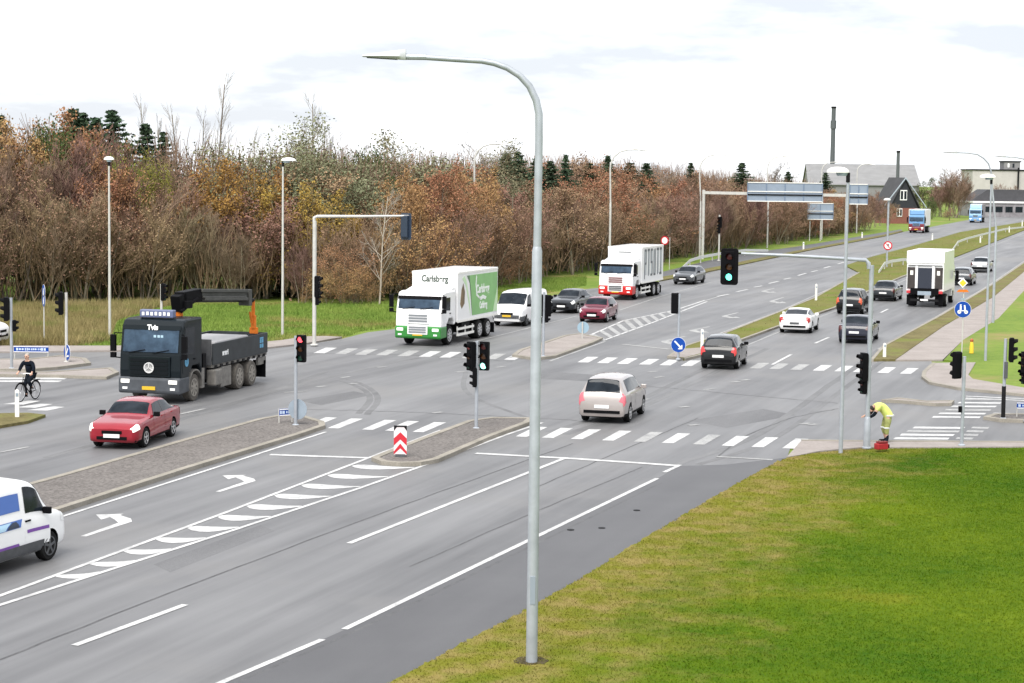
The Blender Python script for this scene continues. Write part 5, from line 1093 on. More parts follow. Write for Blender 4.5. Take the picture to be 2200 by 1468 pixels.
skin_mesh('sleeves', [[((.34, .235, 1.06), .066), ((.42, .25, .94), .06), ((.59, .21, .835), .045)], [((.34, -.24, 1.06), .066), ((.4, -.26, .94), .06), ((.57, -.21, .87), .045)]][:1], m_blk, wk); skin_mesh('sleeves', [[((.34, -.24, 1.06), .066), ((.4, -.26, .94), .06), ((.57, -.21, .87), .045)]], m_blk, wk)
skin_mesh('trousers', [[((-.1, 0, .93), .175), (hip, .165), ((-.1, .1, .8), .13), ((-.04, .12, .46), .095), ((-.06, .12, .26), .07)], [(hip, .165), ((-.1, -.1, .8), .13), ((.0, -.12, .46), .095), ((-.07, -.12, .26), .07)]], m_hivt, wk)
for sg, x in ((1, -.07), (-1, -.1)): skin_mesh('boot', [[((x, sg * .12, .3), .062), ((x, sg * .12, .08), .06), ((x + .1, sg * .13, .045), .055), ((x + .2, sg * .13, .04), .04)]], m_blk, wk)
skin_mesh('hair', [[((.37, 0, 1.17), .09), ((.44, 0, 1.13), .105), ((.5, 0, 1.07), .075)]], m_hair, wk); bnd = MB(); [bnd.lathe([(r_, -.025), (r_ + .006, 0), (r_, .025)], c, 'z', 18) for r_, c in ((.178, (-.13, 0, .9)), (.097, (-.04, .12, .5)), (.097, (0, -.12, .5)))]; bnd.build('reflective_band', mat('reflective silver', (.6, .62, .6), .4), wk); face(body, (.47, 0, 1.05), (.5, 0, -.75), Vector((.8, 0, .5)), .088)
# --- red tool case on the kerb
tb = thing('tool_case', 'red tool case lying on the kerb at the feet of the worker', 'tool case', G(1893, 967, .12), R(25))
MB().box((0, 0, .12), (.42, .22, .2)).build('case', mat('red case', (.3, .01, .015), .5, var=.2, scale=9), tb, bevel=.03); MB().box((.02, -.01, .25), (.34, .2, .06)).build('lid', mat('dark red lid', (.16, .008, .01), .5), tb, bevel=.02); MB().tube([(-.1, 0, .27), (-.08, 0, .34), (.08, 0, .34), (.1, 0, .27)], .014, 6).build('handle', m_black, tb); MB().box((.27, .06, .1), (.12, .1, .12)).build('side_pocket', m_black, tb)
# --- bicycle and rider
ca = R(-108)
bi = thing('bicycle', 'dark city bicycle under the rider in the left crosswalk', 'bicycle', G(60, 861, Z_ROAD), ca)
for x in (.52, -.52):
    w_ = MB(); P_ = [(.335 * math.cos(a), 0, .335 * math.sin(a)) for a in np.linspace(0, 2 * math.pi, 33)]; w_.tube(P_, .02, 8, cap=False); wo_ = w_.build('wheel', m_tyre, bi, smooth=60, loc=(x, 0, .355))
    b = MB(); b.tube([(.31 * math.cos(a), 0, .31 * math.sin(a)) for a in np.linspace(0, 2 * math.pi, 33)], .011, 6, cap=False); b.build('rim', m_chrome, wo_)
    b = MB(); [b.tube([(0, .02, 0), (.31 * math.cos(a), 0, .31 * math.sin(a))], .003, 4) for a in np.linspace(0, 2 * math.pi, 21)[:-1]]; b.tube([(0, -.04, 0), (0, .04, 0)], .025, 8); b.build('spokes', m_chrome, wo_)
fr = MB(); [fr.tube(a, r_, 8) for a, r_ in [([(-.52, .03, .355), (-.12, 0, .3)], .012), ([(-.52, .03, .355), (-.22, 0, .8)], .011), ([(-.12, 0, .3), (-.24, 0, .9)], .017), ([(-.12, 0, .3), (.33, 0, .72)], .019), ([(-.2, 0, .75), (.31, 0, .82)], .017), ([(.3, 0, .92), (.36, 0, .68), (.46, 0, .42), (.52, 0, .355)], .016)]]
fr.build('frame', m_dark, bi); MB().tube([(.3, 0, .92), (.32, 0, 1.02), (.28, .1, 1.06), (.2, .29, 1.04)], .013, 8).tube([(.32, 0, 1.02), (.28, -.1, 1.06), (.2, -.29, 1.04)], .013, 8).build('handlebar', m_chrome, bi)
MB().add([(-.36, -.09, .93), (-.36, .09, .93), (-.08, .025, .94), (-.08, -.025, .94), (-.34, -.08, .88), (-.34, .08, .88), (-.1, .02, .9), (-.1, -.02, .9)], [(0, 1, 2, 3), (4, 5, 6, 7), (0, 1, 5, 4), (1, 2, 6, 5), (2, 3, 7, 6), (3, 0, 4, 7)]).build('saddle', m_black, bi, bevel=.02)
cr2 = MB(); cr2.lathe([(.09, 0), (.09, .01)], (-.12, .05, .3), 'y', 16); cr2.tube([(-.12, -.08, .3), (-.1, -.09, .14)], .011, 6); cr2.tube([(-.12, .08, .3), (-.14, .09, .46)], .011, 6); cr2.box((-.1, -.13, .14), (.09, .09, .02)); cr2.box((-.14, .13, .46), (.09, .09, .02)); cr2.build('crank', m_dark, bi)
ml = MB(); [ml.tube([(cx + .37 * math.cos(a), 0, .355 + .37 * math.sin(a)) for a in np.linspace(a0, a1, 10)], .018, 5) for cx, a0, a1 in ((-.52, .3, 2.9), (.52, .4, 2.4))]; ml.box((-.6, 0, .74), (.36, .12, .02)); ml.build('mudguard', m_dark, bi)
cy = thing('person', 'cyclist in a dark coat riding over the left crosswalk', 'person', G(60, 861, Z_ROAD), ca)
hp = (-.24, 0, .98); ch_ = (-.06, 0, 1.36); sh = (-.02, 0, 1.44)
torso = [(hp, .12), ((-.16, 0, 1.16), .13), (ch_, .14), (sh, .09), ((.02, 0, 1.53), .055), ((.04, 0, 1.6), .075), ((.05, 0, 1.69), .092), ((.045, 0, 1.75), .07)]
legs = [[(hp, .12), ((-.2, .1, .93), .095), ((.16, .12, .74), .065), ((-.08, .13, .5), .045), ((-.1, .13, .48), .04), ((.02, .13, .49), .035)], [(hp, .12), ((-.2, -.1, .93), .095), ((.04, -.12, .56), .065), ((-.12, -.13, .2), .045), ((-.09, -.13, .18), .04), ((.03, -.13, .165), .035)]]
arms = [[(sh, .09), ((-.02, .2, 1.42), .062), ((.04, .3, 1.2), .046), ((.17, .28, 1.08), .032)], [(sh, .09), ((-.02, -.2, 1.42), .062), ((.04, -.3, 1.2), .046), ((.17, -.28, 1.08), .032)]]
body = skin_mesh('body', [torso] + legs + arms + hand_chains((.17, .28, 1.08), (.6, .05, -.35), -1, .9) + hand_chains((.17, -.28, 1.08), (.6, -.05, -.35), 1, .9), m_skin, cy)
m_coat = mat('dark navy coat', (.007, .01, .017), .9, spec=.08, var=.3, scale=7)
skin_mesh('coat', [[((-.26, 0, .9), .2), ((-.22, 0, 1.08), .18), ((-.12, 0, 1.25), .175), (ch_, .17), (sh, .115), ((.0, 0, 1.5), .07)], [(sh, .115), ((-.02, .2, 1.42), .085), ((.04, .3, 1.2), .066), ((.15, .28, 1.1), .05)], [(sh, .115), ((-.02, -.2, 1.42), .085), ((.04, -.3, 1.2), .066), ((.15, -.28, 1.1), .05)]], m_coat, cy)
skin_mesh('trousers', [[(hp, .14), ((-.2, .1, .93), .11), ((.16, .12, .74), .08), ((-.06, .13, .53), .062)], [(hp, .14), ((-.2, -.1, .93), .11), ((.04, -.12, .56), .08), ((-.1, -.13, .25), .062)]], m_blk, cy)
skin_mesh('shoe', [[((-.1, .13, .52), .05), ((-.08, .13, .485), .05), ((.06, .13, .49), .04)]], m_black, cy, 1); skin_mesh('shoe', [[((-.12, -.13, .22), .05), ((-.09, -.13, .175), .05), ((.06, -.13, .165), .04)]], m_black, cy, 1)
skin_mesh('hair', [[((.0, 0, 1.66), .08), ((.02, 0, 1.73), .1), ((.06, 0, 1.78), .075)]], mat('grey hair', (.3, .27, .24), .8), cy); face(body, (.055, 0, 1.67), (1, 0, -.05), Vector((0, 0, 1)), .088)

# ================================================================== TREES
class TB:                                  # fast store for many thin tapered twigs and leaves
    def __init__(s): s.v = []; s.f = []
    def twig(s, pts, r0, r1, n=3):
        o = len(s.v); m_ = len(pts)
        for i, p in enumerate(pts):
            d = pts[min(i + 1, m_ - 1)] - pts[max(i - 1, 0)]
            d = d / (np.linalg.norm(d) + 1e-9); a = np.cross(d, [.31, .95, .05]); a /= np.linalg.norm(a) + 1e-9; b = np.cross(d, a); r_ = r0 + (r1 - r0) * i / (m_ - 1)
            for k in range(n):
                t = 2 * math.pi * k / n; s.v.append(p + (a * math.cos(t) + b * math.sin(t)) * r_)
        for i in range(m_ - 1):
            for k in range(n): s.f.append((o + i * n + k, o + i * n + (k + 1) % n, o + (i + 1) * n + (k + 1) % n, o + (i + 1) * n + k))
    def leaf(s, c, sz, flat=0., asp=1.6):
        a = rng.normal(size=3); 
        if flat: a[2] *= 1 - flat
        a /= np.linalg.norm(a) + 1e-9; b = np.cross(a, rng.normal(size=3)); b /= np.linalg.norm(b) + 1e-9
        o = len(s.v); h = sz / 2; c = np.asarray(c)
        s.v += [c - a * h * asp, c + b * h, c + a * h * asp, c - b * h]; s.f.append((o, o + 1, o + 2, o + 3))
    def mesh(s, name, m):
        me = bpy.data.meshes.new(name); me.from_pydata([tuple(map(float, p)) for p in s.v], [], s.f); me.materials.append(m); return me
def grow(tr, tw, tips, p, d, L, r_, lev, spec):
    nseg = 5 if lev == 0 else 3; pts = [np.array(p, float)]; dd = np.array(d, float)
    for i in range(nseg):
        dd = dd + rng.normal(size=3) * spec['wob'] + np.array([0, 0, spec['up'] * (1 if lev else .3)]); dd /= np.linalg.norm(dd); pts.append(pts[-1] + dd * L / nseg)
    tgt = tr if lev <= spec.get('tl', 0) else tw
    tgt.twig(pts, r_, r_ * (.35 if lev < spec['lev'] else .4), 6 if lev == 0 else 4 if lev == 1 else 3)
    if lev >= spec['lev']: tips.append((pts[-1], pts[1])); return
    n = spec['n'][lev]; t0 = spec['t0'][lev]
    for k in range(n):
        t = t0 + (1 - t0) * (k + rng.random()) / n; i = min(nseg - 1, int(t * nseg)); q = pts[i] + (pts[i + 1] - pts[i]) * (t * nseg - i)
        ax = pts[min(i + 1, nseg)] - pts[i]; ax /= np.linalg.norm(ax); s_ = np.cross(ax, rng.normal(size=3)); s_ /= np.linalg.norm(s_) + 1e-9
        an = R(spec['ang'][lev] * (.7 + .6 * rng.random())); nd = ax * math.cos(an) + s_ * math.sin(an)
        l2 = L * spec['len'][lev] * (1.15 - .7 * t if lev == 0 else 1.1 - .4 * t) * (.8 + .4 * rng.random())
        grow(tr, tw, tips, q, nd, l2, max(spec['rmin'], r_ * spec['rr'] * (1 - .5 * t)), lev + 1, spec)
def make_tree(spec, mtr, mtw, mlf=None, nleaf=0, lsz=.2, spread=.35, asp=1.6):
    """returns meshes (trunk, crown twigs, leaves) of a tree about 10 m tall"""
    tr, tw, lf = TB(), TB(), TB(); tips = []
    for k in range(spec.get('stems', 1)):
        a = rng.random() * 6.28; ln_ = spec.get('lean', .05) * (.4 + rng.random()); p0 = (math.cos(a) * spec.get('base', 0), math.sin(a) * spec.get('base', 0), -.2)
        grow(tr, tw, tips, p0, (math.cos(a) * ln_, math.sin(a) * ln_, 1), spec['h'] * (.75 + .3 * rng.random()), spec['r'] * (.7 + .5 * rng.random()), 0, spec)
    if mlf:
        for k in range(nleaf):
            a, b = tips[rng.integers(len(tips))]; t = rng.random(); lf.leaf(b + (a - b) * t + rng.normal(size=3) * spread, lsz * (.6 + .8 * rng.random()), asp=asp)
    return tr.mesh('trunk', mtr), tw.mesh('branches', mtw), lf.mesh('leaves', mlf) if mlf else None
BK = lambda n, c, v=.35: mat(n, c, .9, spec=.15, var=v, scale=1.3, obj_var=.35)
m_bk1 = BK('grey brown bark', (.19, .16, .12)); m_bk2 = BK('pale olive bark', (.27, .24, .16)); m_bk3 = BK('dark bark', (.06, .05, .04)); m_birch = BK('birch bark', (.46, .42, .34), .2)
m_tw1 = BK('purple brown twigs', (.2, .132, .098)); m_tw2 = BK('brown twigs', (.2, .134, .085)); m_tw3 = BK('grey twigs', (0.252, 0.228, 0.204)); m_tw4 = BK('olive twigs', (.2, .16, .098))
LF = lambda n, a, b: mat(n, a, .8, spec=.2, col2=b, scale=.9, obj_var=.3)
m_rust = LF('rust leaves', (.24, .125, .062), (.4, .225, .11)); m_rust2 = LF('brown leaves', (.185, .112, .075), (.31, .19, .125)); m_och = LF('ochre leaves', (.2, .115, .03), (.38, .235, .06)); m_olive = LF('olive leaves', (.13, .135, .075), (.24, .24, .14)); m_yg = LF('yellow green leaves', (.15, .17, .03), (.3, .31, .06)); m_fir = LF('fir needles', (.025, .045, .025), (.055, .085, .045)); m_green = LF('dark green leaves', (.03, .055, .015), (.08, .11, .03))
BARE = dict(lev=3, n=(15, 7, 5), t0=(.2, .15, .12), ang=(30, 30, 28), len=(.42, .5, .55), wob=.08, up=.13, r=.07, rr=.5, rmin=.017, h=8.4, stems=5, lean=.24, base=.6, tl=0)
LEAFY = dict(lev=3, n=(15, 6, 4), t0=(.16, .2, .15), ang=(55, 42, 38), len=(.5, .5, .5), wob=.1, up=.06, r=.11, rr=.5, rmin=.014, h=8.6, stems=2, lean=.14, base=.25, tl=0)
ROUND = dict(lev=3, n=(16, 7, 4), t0=(.18, .2, .2), ang=(62, 45, 40), len=(.58, .5, .5), wob=.1, up=.05, r=.16, rr=.5, rmin=.015, h=8.4, stems=2, lean=.2, base=.3, tl=0)
POPLAR = dict(lev=2, n=(34, 5), t0=(.25, .2), ang=(33, 30), len=(.2, .45), wob=.05, up=.12, r=.07, rr=.3, rmin=.012, h=10, stems=1, lean=.02, tl=0)
CROWN = dict(lev=4, n=(9, 5, 4, 3), t0=(.35, .25, .2, .2), ang=(48, 40, 36, 34), len=(.6, .55, .55, .55), wob=.1, up=.04, r=.16, rr=.55, rmin=.014, h=7.2, stems=1, lean=.03, tl=1)
BIRCH = dict(lev=3, n=(20, 4, 4), t0=(.2, .25, .2), ang=(50, 38, 34), len=(.3, .5, .5), wob=.06, up=.09, r=.09, rr=.4, rmin=.013, h=9.6, stems=1, lean=.04, tl=1)
BUSH = dict(lev=3, n=(8, 5, 4), t0=(.08, .15, .15), ang=(42, 38, 34), len=(.55, .55, .5), wob=.12, up=.07, r=.05, rr=.6, rmin=.012, h=8, stems=7, lean=.45, base=.4, tl=0)
PRO = {}
def proto(k, n, *a, **kw): PRO[k] = [make_tree(*a, **kw) for _ in range(n)]
proto('bare', 4, BARE, m_bk1, m_tw1); proto('bareo', 3, BARE, m_bk2, m_tw4); proto('brown', 3, BARE, m_bk1, m_tw2, m_rust2, 3600, .085)
proto('rust', 4, LEAFY, m_bk1, m_tw2, m_rust, 8000, .1, spread=.2); proto('rbrown', 4, LEAFY, m_bk1, m_tw1, m_rust2, 7000, .1, spread=.2)
proto('ochre', 2, ROUND, m_bk2, m_tw2, m_och, 9000, .105, spread=.25); proto('olive', 3, ROUND, m_bk3, m_tw4, m_olive, 13000, .085, spread=.3); proto('ygreen', 1, ROUND, m_bk3, m_tw4, m_yg, 8000, .11)
proto('green', 2, ROUND, m_bk3, m_tw4, m_green, 8000, .12, spread=.3)
proto('poplar', 2, POPLAR, m_bk1, m_tw3); proto('crown', 2, CROWN, m_bk1, m_tw3); proto('birch', 1, BIRCH, m_birch, m_tw3); proto('bush', 3, BUSH, m_bk2, m_tw2, m_rust, 4200, .11, spread=.25)
def fir_mesh():
    tr, lf = TB(), TB(); tr.twig([np.array((0, 0, -.2)), np.array((0, 0, 5.)), np.array((0, 0, 10.))], .16, .02, 6)
    for i in range(34):
        z = .8 + 9.1 * (i / 33) ** .92 + rng.normal() * .04; L_ = (10 - z) * .42 + .15
        for k in range(9):
            a = rng.random() * 6.28; l = L_ * (.6 + .55 * rng.random()); p = np.array((0, 0, z)); d = np.array((math.cos(a), math.sin(a), -.22 + .25 * z / 10))
            for q in range(int(9 + l * 9)):
                t = (q + .6) / (9 + l * 9); lf.leaf(p + d * l * t + rng.normal(size=3) * .045, .15 * (1.15 - .6 * t) + .04, asp=1.6)
    return tr.mesh('trunk', m_bk3), None, lf.mesh('needles', m_fir)
PRO['fir'] = [fir_mesh() for _ in range(2)]
NAMES = {'bare': ('bare_tree', 'leafless purple brown tree in the roadside wood', 'leafless purple brown trees of the wood'), 'bareo': ('bare_tree', 'leafless olive stemmed tree low at the edge of the wood', 'leafless olive stemmed trees of the wood'),
 'brown': ('brown_tree', 'nearly bare brown tree with few dead leaves in the wood', 'nearly bare brown trees of the wood'), 'rust': ('rust_tree', 'rust orange leaved tree in the roadside wood', 'rust orange trees of the wood'), 'rbrown': ('brown_leaved_tree', 'dull red brown leaved tree in the roadside wood', 'red brown trees of the wood'),
 'ochre': ('ochre_tree', 'ochre yellow leaved tree in front of the olive willow', 'ochre yellow trees of the wood'), 'olive': ('willow_tree', 'olive green dense crowned willow rising from the wood', 'olive green willows of the wood'), 'ygreen': ('yellow_green_tree', 'bright yellow green tree top showing in the brown wood', 'yellow green trees of the wood'),
 'green': ('green_tree', 'dark green leaved tree behind the front row of the wood', 'dark green leaved trees of the wood'), 'poplar': ('poplar_tree', 'tall thin leafless tree standing up above the skyline of the wood', 'tall thin trees above the skyline'), 'crown': ('bare_crowned_tree', 'bare grey tree with rounded crown rising above the wood', 'bare round crowned trees'),
 'birch': ('birch_tree', 'pale stemmed birch standing at the edge of the wood', None), 'bush': ('rust_shrub', 'low rust leaved shrub at the foot of the wood', 'rust leaved shrubs at the foot of the wood'), 'fir': ('fir_tree', 'dark green fir top pointing above the wood', 'dark green firs of the wood')}
CNT = {}
def tree(kind, base, h, wid=1., label=None, group=None, name=None):
    nm, lb, gp = NAMES[kind]; v = PRO[kind]; CNT[kind] = CNT.get(kind, 0) + 1; tr, tw, lf = v[CNT[kind] % len(v)]; s_ = h / 10
    o = bpy.data.objects.new(name or nm, tr if False else None); COL.objects.link(o); o.location = base; o.rotation_euler.z = rng.random() * 6.28; o.scale = (s_ * wid, s_ * wid, s_)
    tag(o, label or lb, 'tree' if 'shrub' not in nm else 'shrub', group if label else gp)
    for n_, me in (('trunk', tr), ('branches', tw), ('needles' if kind == 'fir' else 'leaves', lf)):
        if me: c = bpy.data.objects.new(n_, me); COL.objects.link(c); c.parent = o
    return o
edge = [(-220, 668), (0, 661), (250, 656), (430, 652), (600, 650), (820, 652), (960, 634), (1130, 607), (1260, 588), (1420, 566), (1510, 550), (1600, 536), (1700, 521), (1800, 506), (1880, 494)]
EW = [G(*p) for p in edge]; cum = [0]
for a, b in zip(EW, EW[1:]): cum.append(cum[-1] + (b - a).length)
def along(s):
    for i in range(len(EW) - 1):
        if s <= cum[i + 1] or i == len(EW) - 2:
            t = (s - cum[i]) / (cum[i + 1] - cum[i]); d = (EW[i + 1] - EW[i]).normalized(); return EW[i] + (EW[i + 1] - EW[i]) * t, Vector((-d.y, d.x, 0)), edge[i][0] + (edge[i + 1][0] - edge[i][0]) * t
def hz(x): return 375 + .0125 * (x - 1100)
def kinds_at(x, row):
    r_ = rng.random()
    if x < 740: return ('bareo' if r_ < (.4, .15, .0, .0)[row] else 'bare' if r_ < .68 else 'brown') if row < 3 else ('bare' if r_ < .7 else 'brown')
    if x < 960: return ('brown' if r_ < .6 else 'bareo') if row == 0 else ('rbrown' if r_ < .5 else 'brown') if row == 1 else 'rust' if r_ < .5 else 'rbrown'
    if x < 1500: return 'rbrown' if r_ < .4 else 'brown' if r_ < .72 else 'rust' if row else 'bare'
    return 'rbrown' if r_ < .4 else 'bare' if r_ < .7 else 'brown' if r_ < .85 else 'rust'
TOPY = [(-220, 275), (0, 292), (120, 275), (200, 290), (330, 318), (480, 312), (620, 330), (760, 352), (900, 357), (1000, 344), (1100, 356), (1200, 350), (1300, 355), (1450, 350), (1600, 367), (1700, 377), (1800, 389), (1880, 402)]
TOPF = [(-220, 320), (0, 335), (200, 352), (330, 362), (450, 385), (500, 430), (620, 470), (700, 535), (800, 510), (900, 430), (1000, 400), (1100, 395), (1300, 390), (1500, 385), (1700, 395), (1880, 410)]
for row, off in enumerate((1.2, 4, 8, 13)):
    s_ = -3 + row * 1.3
    while s_ < cum[-1]:
        p, n, x = along(max(0, s_)); b = p + n * (off + rng.normal() * .8); ty = interp(TOPF if row < 2 or (row == 2 and 470 < x < 780) else TOPY, min(1879, max(-219, x)))
        hmax = CAM_H + (hz(x) - ty) * b.length / FPX
        k = kinds_at(x, row); h = hmax * ((.82, .98, .92, 1.0)[row] + rng.normal() * .06)
        tree(k, b, max(3.5, h), 1.1 + .3 * rng.random()); s_ += ((2.1, 2.8, 3.6, 5) if x < 760 else (3.4, 4.4, 5.2, 6.5))[row] * (1 if x < 1100 else 1.25)
# single trees that stand out, placed by the photograph: column, foot row of the wood, top row
def lone(kind, px, topy, back, wid=1., label=None, group=None, name=None):
    i = min(range(len(edge) - 1), key=lambda i: abs((edge[i][0] + edge[i + 1][0]) / 2 - px)); y = interp(edge, px); b = G(px, y); d = b.length; b = b * ((d + back) / d); b.z = 0
    return tree(kind, b, CAM_H + (hz(px) - topy) * b.length / FPX, wid, label, group, name)
for px, ty, bk_, wd in [(345, 160, 30, .8), (456, 155, 32, .85), (545, 195, 40, .75), (395, 225, 34, 1), (690, 185, 34, .9), (672, 200, 36, .8), (712, 205, 36, .8), (320, 200, 36, .7), (480, 215, 36, .8), (430, 235, 30, .8)]: lone('poplar', px, ty, bk_, wd)
for px, ty, bk_, wd in [(8, 252, 26, 1.), (158, 240, 26, 1.5), (182, 246, 28, 1.5), (208, 258, 26, 1.3), (243, 240, 22, 1.5), (314, 270, 25, 1.3), (352, 285, 22, 1), (1085, 331, 22, 1.5), (1110, 326, 24, 1.5), (1150, 341, 26, 1.5), (1180, 346, 26, 1.6), (1212, 334, 30, .9), (1262, 350, 28, 1.5), (1302, 336, 30, 1.1), (1350, 350, 28, 1.7), (1385, 352, 30, 1.5), (1480, 350, 34, 1), (1590, 351, 36, 1.6), (1690, 369, 30, 1.5), (1770, 372, 30, 1.4)]: lone('fir', px, ty, bk_, wd)
for px, ty, bk_, wd in [(560, 262, 14, 1.2), (620, 268, 12, 1.3), (670, 295, 9, 1.2), (720, 330, 11, 1.1), (545, 295, 12, 1.), (770, 300, 24, 1.3), (840, 290, 28, 1.3), (900, 302, 30, 1.3), (950, 308, 30, 1.3), (700, 300, 16, 1.2), (750, 345, 12, 1), (1010, 322, 24, 1.2), (1055, 312, 26, 1.2)]: lone('olive', px, ty, bk_, wd)
for px, ty, bk_, wd in [(485, 338, 7, .9), (530, 345, 6.5, .9), (580, 365, 6, .9), (630, 388, 5.5, .9), (672, 412, 5, .9), (712, 440, 5, .9), (745, 462, 5, .9)]: lone('ochre', px, ty, bk_, wd)
for px, ty, bk_, wd in [(95, 222, 30, 1.2), (120, 232, 30, 1.2), (775, 262, 40, 1.2), (880, 285, 44, 1), (1045, 262, 40, 1.1), (1425, 300, 40, 1.3), (1650, 322, 60, 1.2)]: lone('crown', px, ty, bk_, wd)
for px, ty, bk_ in [(275, 322, 9.5), (345, 326, 9.5)]: lone('ygreen', px, ty, bk_, .45)
for px, ty, bk_ in [(112, 272, 11), (150, 262, 14), (255, 300, 12), (720, 318, 22), (755, 320, 22), (800, 322, 22)]: lone('green', px, ty, bk_, .6)
for px, ty, bk_ in [(40, 262, 12), (75, 255, 13), (165, 252, 12), (130, 262, 12), (235, 345, 5.5), (265, 352, 5.5), (215, 360, 5), (880, 345, 5), (945, 350, 5), (1060, 352, 4), (1000, 372, 4)]: lone('rust', px, ty, bk_, .9)
lone('birch', 815, 375, -1.5, .9)
for px, ty in [(680, 600), (705, 560), (740, 520), (770, 580), (800, 610), (735, 590), (760, 548), (655, 630), (925, 470), (880, 440), (945, 520), (1075, 540), (1115, 520)]: lone('bush', px, ty, -1.2 if px < 850 else .2, 1.1)
# brush that fills the foot of the wood and the mass of twigs behind the rows
def far_mass(name, m, n, off0, off1, hfac, label_kind, leafsz, tw=True, s0=0):
    b = TB()
    for k in range(n):
        s_ = s0 + rng.random() * (cum[-1] - s0); p, nn, x = along(s_); q = p + nn * (off0 + (off1 - off0) * rng.random()); hm = (CAM_H + (hz(x) - interp(TOPY, min(1879, max(-219, x)))) * q.length / FPX) * hfac
        z = rng.random() ** .8 * hm
        if tw: 
            d = rng.normal(size=3) * .25; d[2] = 1; c = np.array((q.x, q.y, z)); L_ = .9 + rng.random() * 1.4; b.twig([c, c + d * L_ * .5 + rng.normal(size=3) * .05, c + d * L_], .03, .012)
        else: b.leaf((q.x, q.y, z), leafsz * (.6 + .8 * rng.random()))
    o = b.mesh(name, m); ob = bpy.data.objects.new(name, o); COL.objects.link(ob); ob['kind'] = 'stuff'; return ob
far_mass('undergrowth', m_tw2, 26000, .2, 8, .4, 0, .2)
far_mass('dead_leaves', m_rust2, 14000, .5, 14, .5, 0, .16, tw=False, s0=cum[4])
far_mass('distant_wood', m_tw1, 26000, 10, 24, .93, 0, .2)

# ================================================================== FAR BUILDINGS
mb_dark = mat('black boarding', (.02, .022, .028), .7, var=.2, scale=2); mb_brick = mat('red brick', (.2, .075, .055), .85, var=.25, scale=6); mb_roof = mat('grey roof', (.045, .045, .05), .8, var=.15, scale=1); mb_wall = mat('pale render', (.42, .4, .38), .85, var=.08, scale=.5); mb_ind = mat('grey cladding', (.2, .195, .2), .8, var=.1, scale=.3)
def gable_house(name, label, loc, rz, W_, L_, eave, ridge, mwall, mgab, mroof, cat='house'):
    t = thing(name, label, cat, loc, rz)
    MB().box((L_ / 2, 0, eave / 2), (L_, W_, eave)).build('wall', mwall, t)
    g_ = MB().add([(-.02, -W_ / 2, eave), (-.02, W_ / 2, eave), (-.02, 0, ridge), (L_, -W_ / 2, eave), (L_, W_ / 2, eave), (L_, 0, ridge)], [(0, 1, 2), (3, 4, 5), (0, 2, 5, 3), (1, 2, 5, 4), (0, 1, 4, 3)]).build('gable', mgab, t)
    rf = MB(); s_ = math.atan2(ridge - eave, W_ / 2); ln_ = math.hypot(ridge - eave, W_ / 2) + .5
    for sg in (1, -1):
        P = [(-.4, 0, ridge + .16), (L_ + .4, 0, ridge + .16), (L_ + .4, sg * (W_ / 2 + .5), eave - .35), (-.4, sg * (W_ / 2 + .5), eave - .35)]
        rf.add(P + [(x, y, z + .18) for x, y, z in P], [(0, 1, 2, 3), (4, 5, 6, 7), (0, 1, 5, 4), (1, 2, 6, 5), (2, 3, 7, 6), (3, 0, 4, 7)])
    rf.build('roof', mroof, t); return t
hb = G(1941, 481); hs_ = gable_house('house', 'dark gabled house with red brick lower wall beside the far lorry', hb, R(108), 6.2, 6, 3.1, 8.7, mb_brick, mb_dark, mb_roof)
for y, z, w_, h_ in [(.2, 5.6, 1.5, 2.0), (1.0, 2.2, 1.2, 1.6), (-1.8, 2.2, 1.4, 1.4)]:
    wf_ = MB().box((-.06, y, z), (.1, w_, h_)).build('window', m_whitesign, hs_)
    [MB().box((-.12, y + dy * w_ * .25, z), (.03, w_ * .34, h_ * .8)).build('pane', m_glass, wf_) for dy in (-1, 1)]
tr_ = MB(); [tr_.add([(-.45, 0, 9.1), (-.45, sg * 4.8, 3.3), (-.45, sg * 4.8, 3.05), (-.45, 0, 8.8), (-.35, 0, 9.1), (-.35, sg * 4.8, 3.3), (-.35, sg * 4.8, 3.05), (-.35, 0, 8.8)], [(0, 1, 2, 3), (4, 5, 6, 7), (0, 1, 5, 4), (2, 3, 7, 6), (1, 2, 6, 5), (0, 3, 7, 4)]) for sg in (1, -1)]; tr_.build('barge_board', mat('blue grey trim', (.35, .4, .45), .7), hs_)
Y5 = 560
fb = AT(1975, 400, Y5); fb.z = 0
fh = gable_house('factory_hall', 'long grey roofed hall behind the wood below the tall chimney', AT(1960, 400, Y5) * 1, R(174), 40, 30, AT(1960, 397, Y5).z, AT(1960, 357, Y5).z, mb_ind, mb_ind, mat('hall roof', (.2, .2, .2), .85, var=.1, scale=.4), 'hall'); fh.location.z = 0
for px, ty, Y, wpx, nm in [(1787, 229, 600, 9.5, 'tall dark chimney rising behind the gantry signs'), (1928, 324, 520, 7, 'shorter dark chimney above the black gabled house')]:
    p = AT(px, 400, Y); z = AT(px, ty, Y).z; t = thing('chimney', nm, 'chimney', Vector((p.x, Y, 0)), 0, 'chimneys'); r_ = wpx / 2 * Y / FPX
    MB().lathe([(r_ * 1.15, 0), (r_, z * .7), (r_, z)], (0, 0, 0), 'z', 16).build('shaft', mat('chimney steel', (.075, .085, .09), .6), t, smooth=40); MB().lathe([(r_ * 1.2, z - .5), (r_ * 1.2, z)], (0, 0, 0), 'z', 16).build('rim', m_dark, t)
    if px < 1800: MB().lathe([(r_ * 1.35, z * .78), (r_ * 1.35, z * .86)], (0, 0, 0), 'z', 16).build('collar', mat('chimney steel', (.075, .085, .09), .6), t)
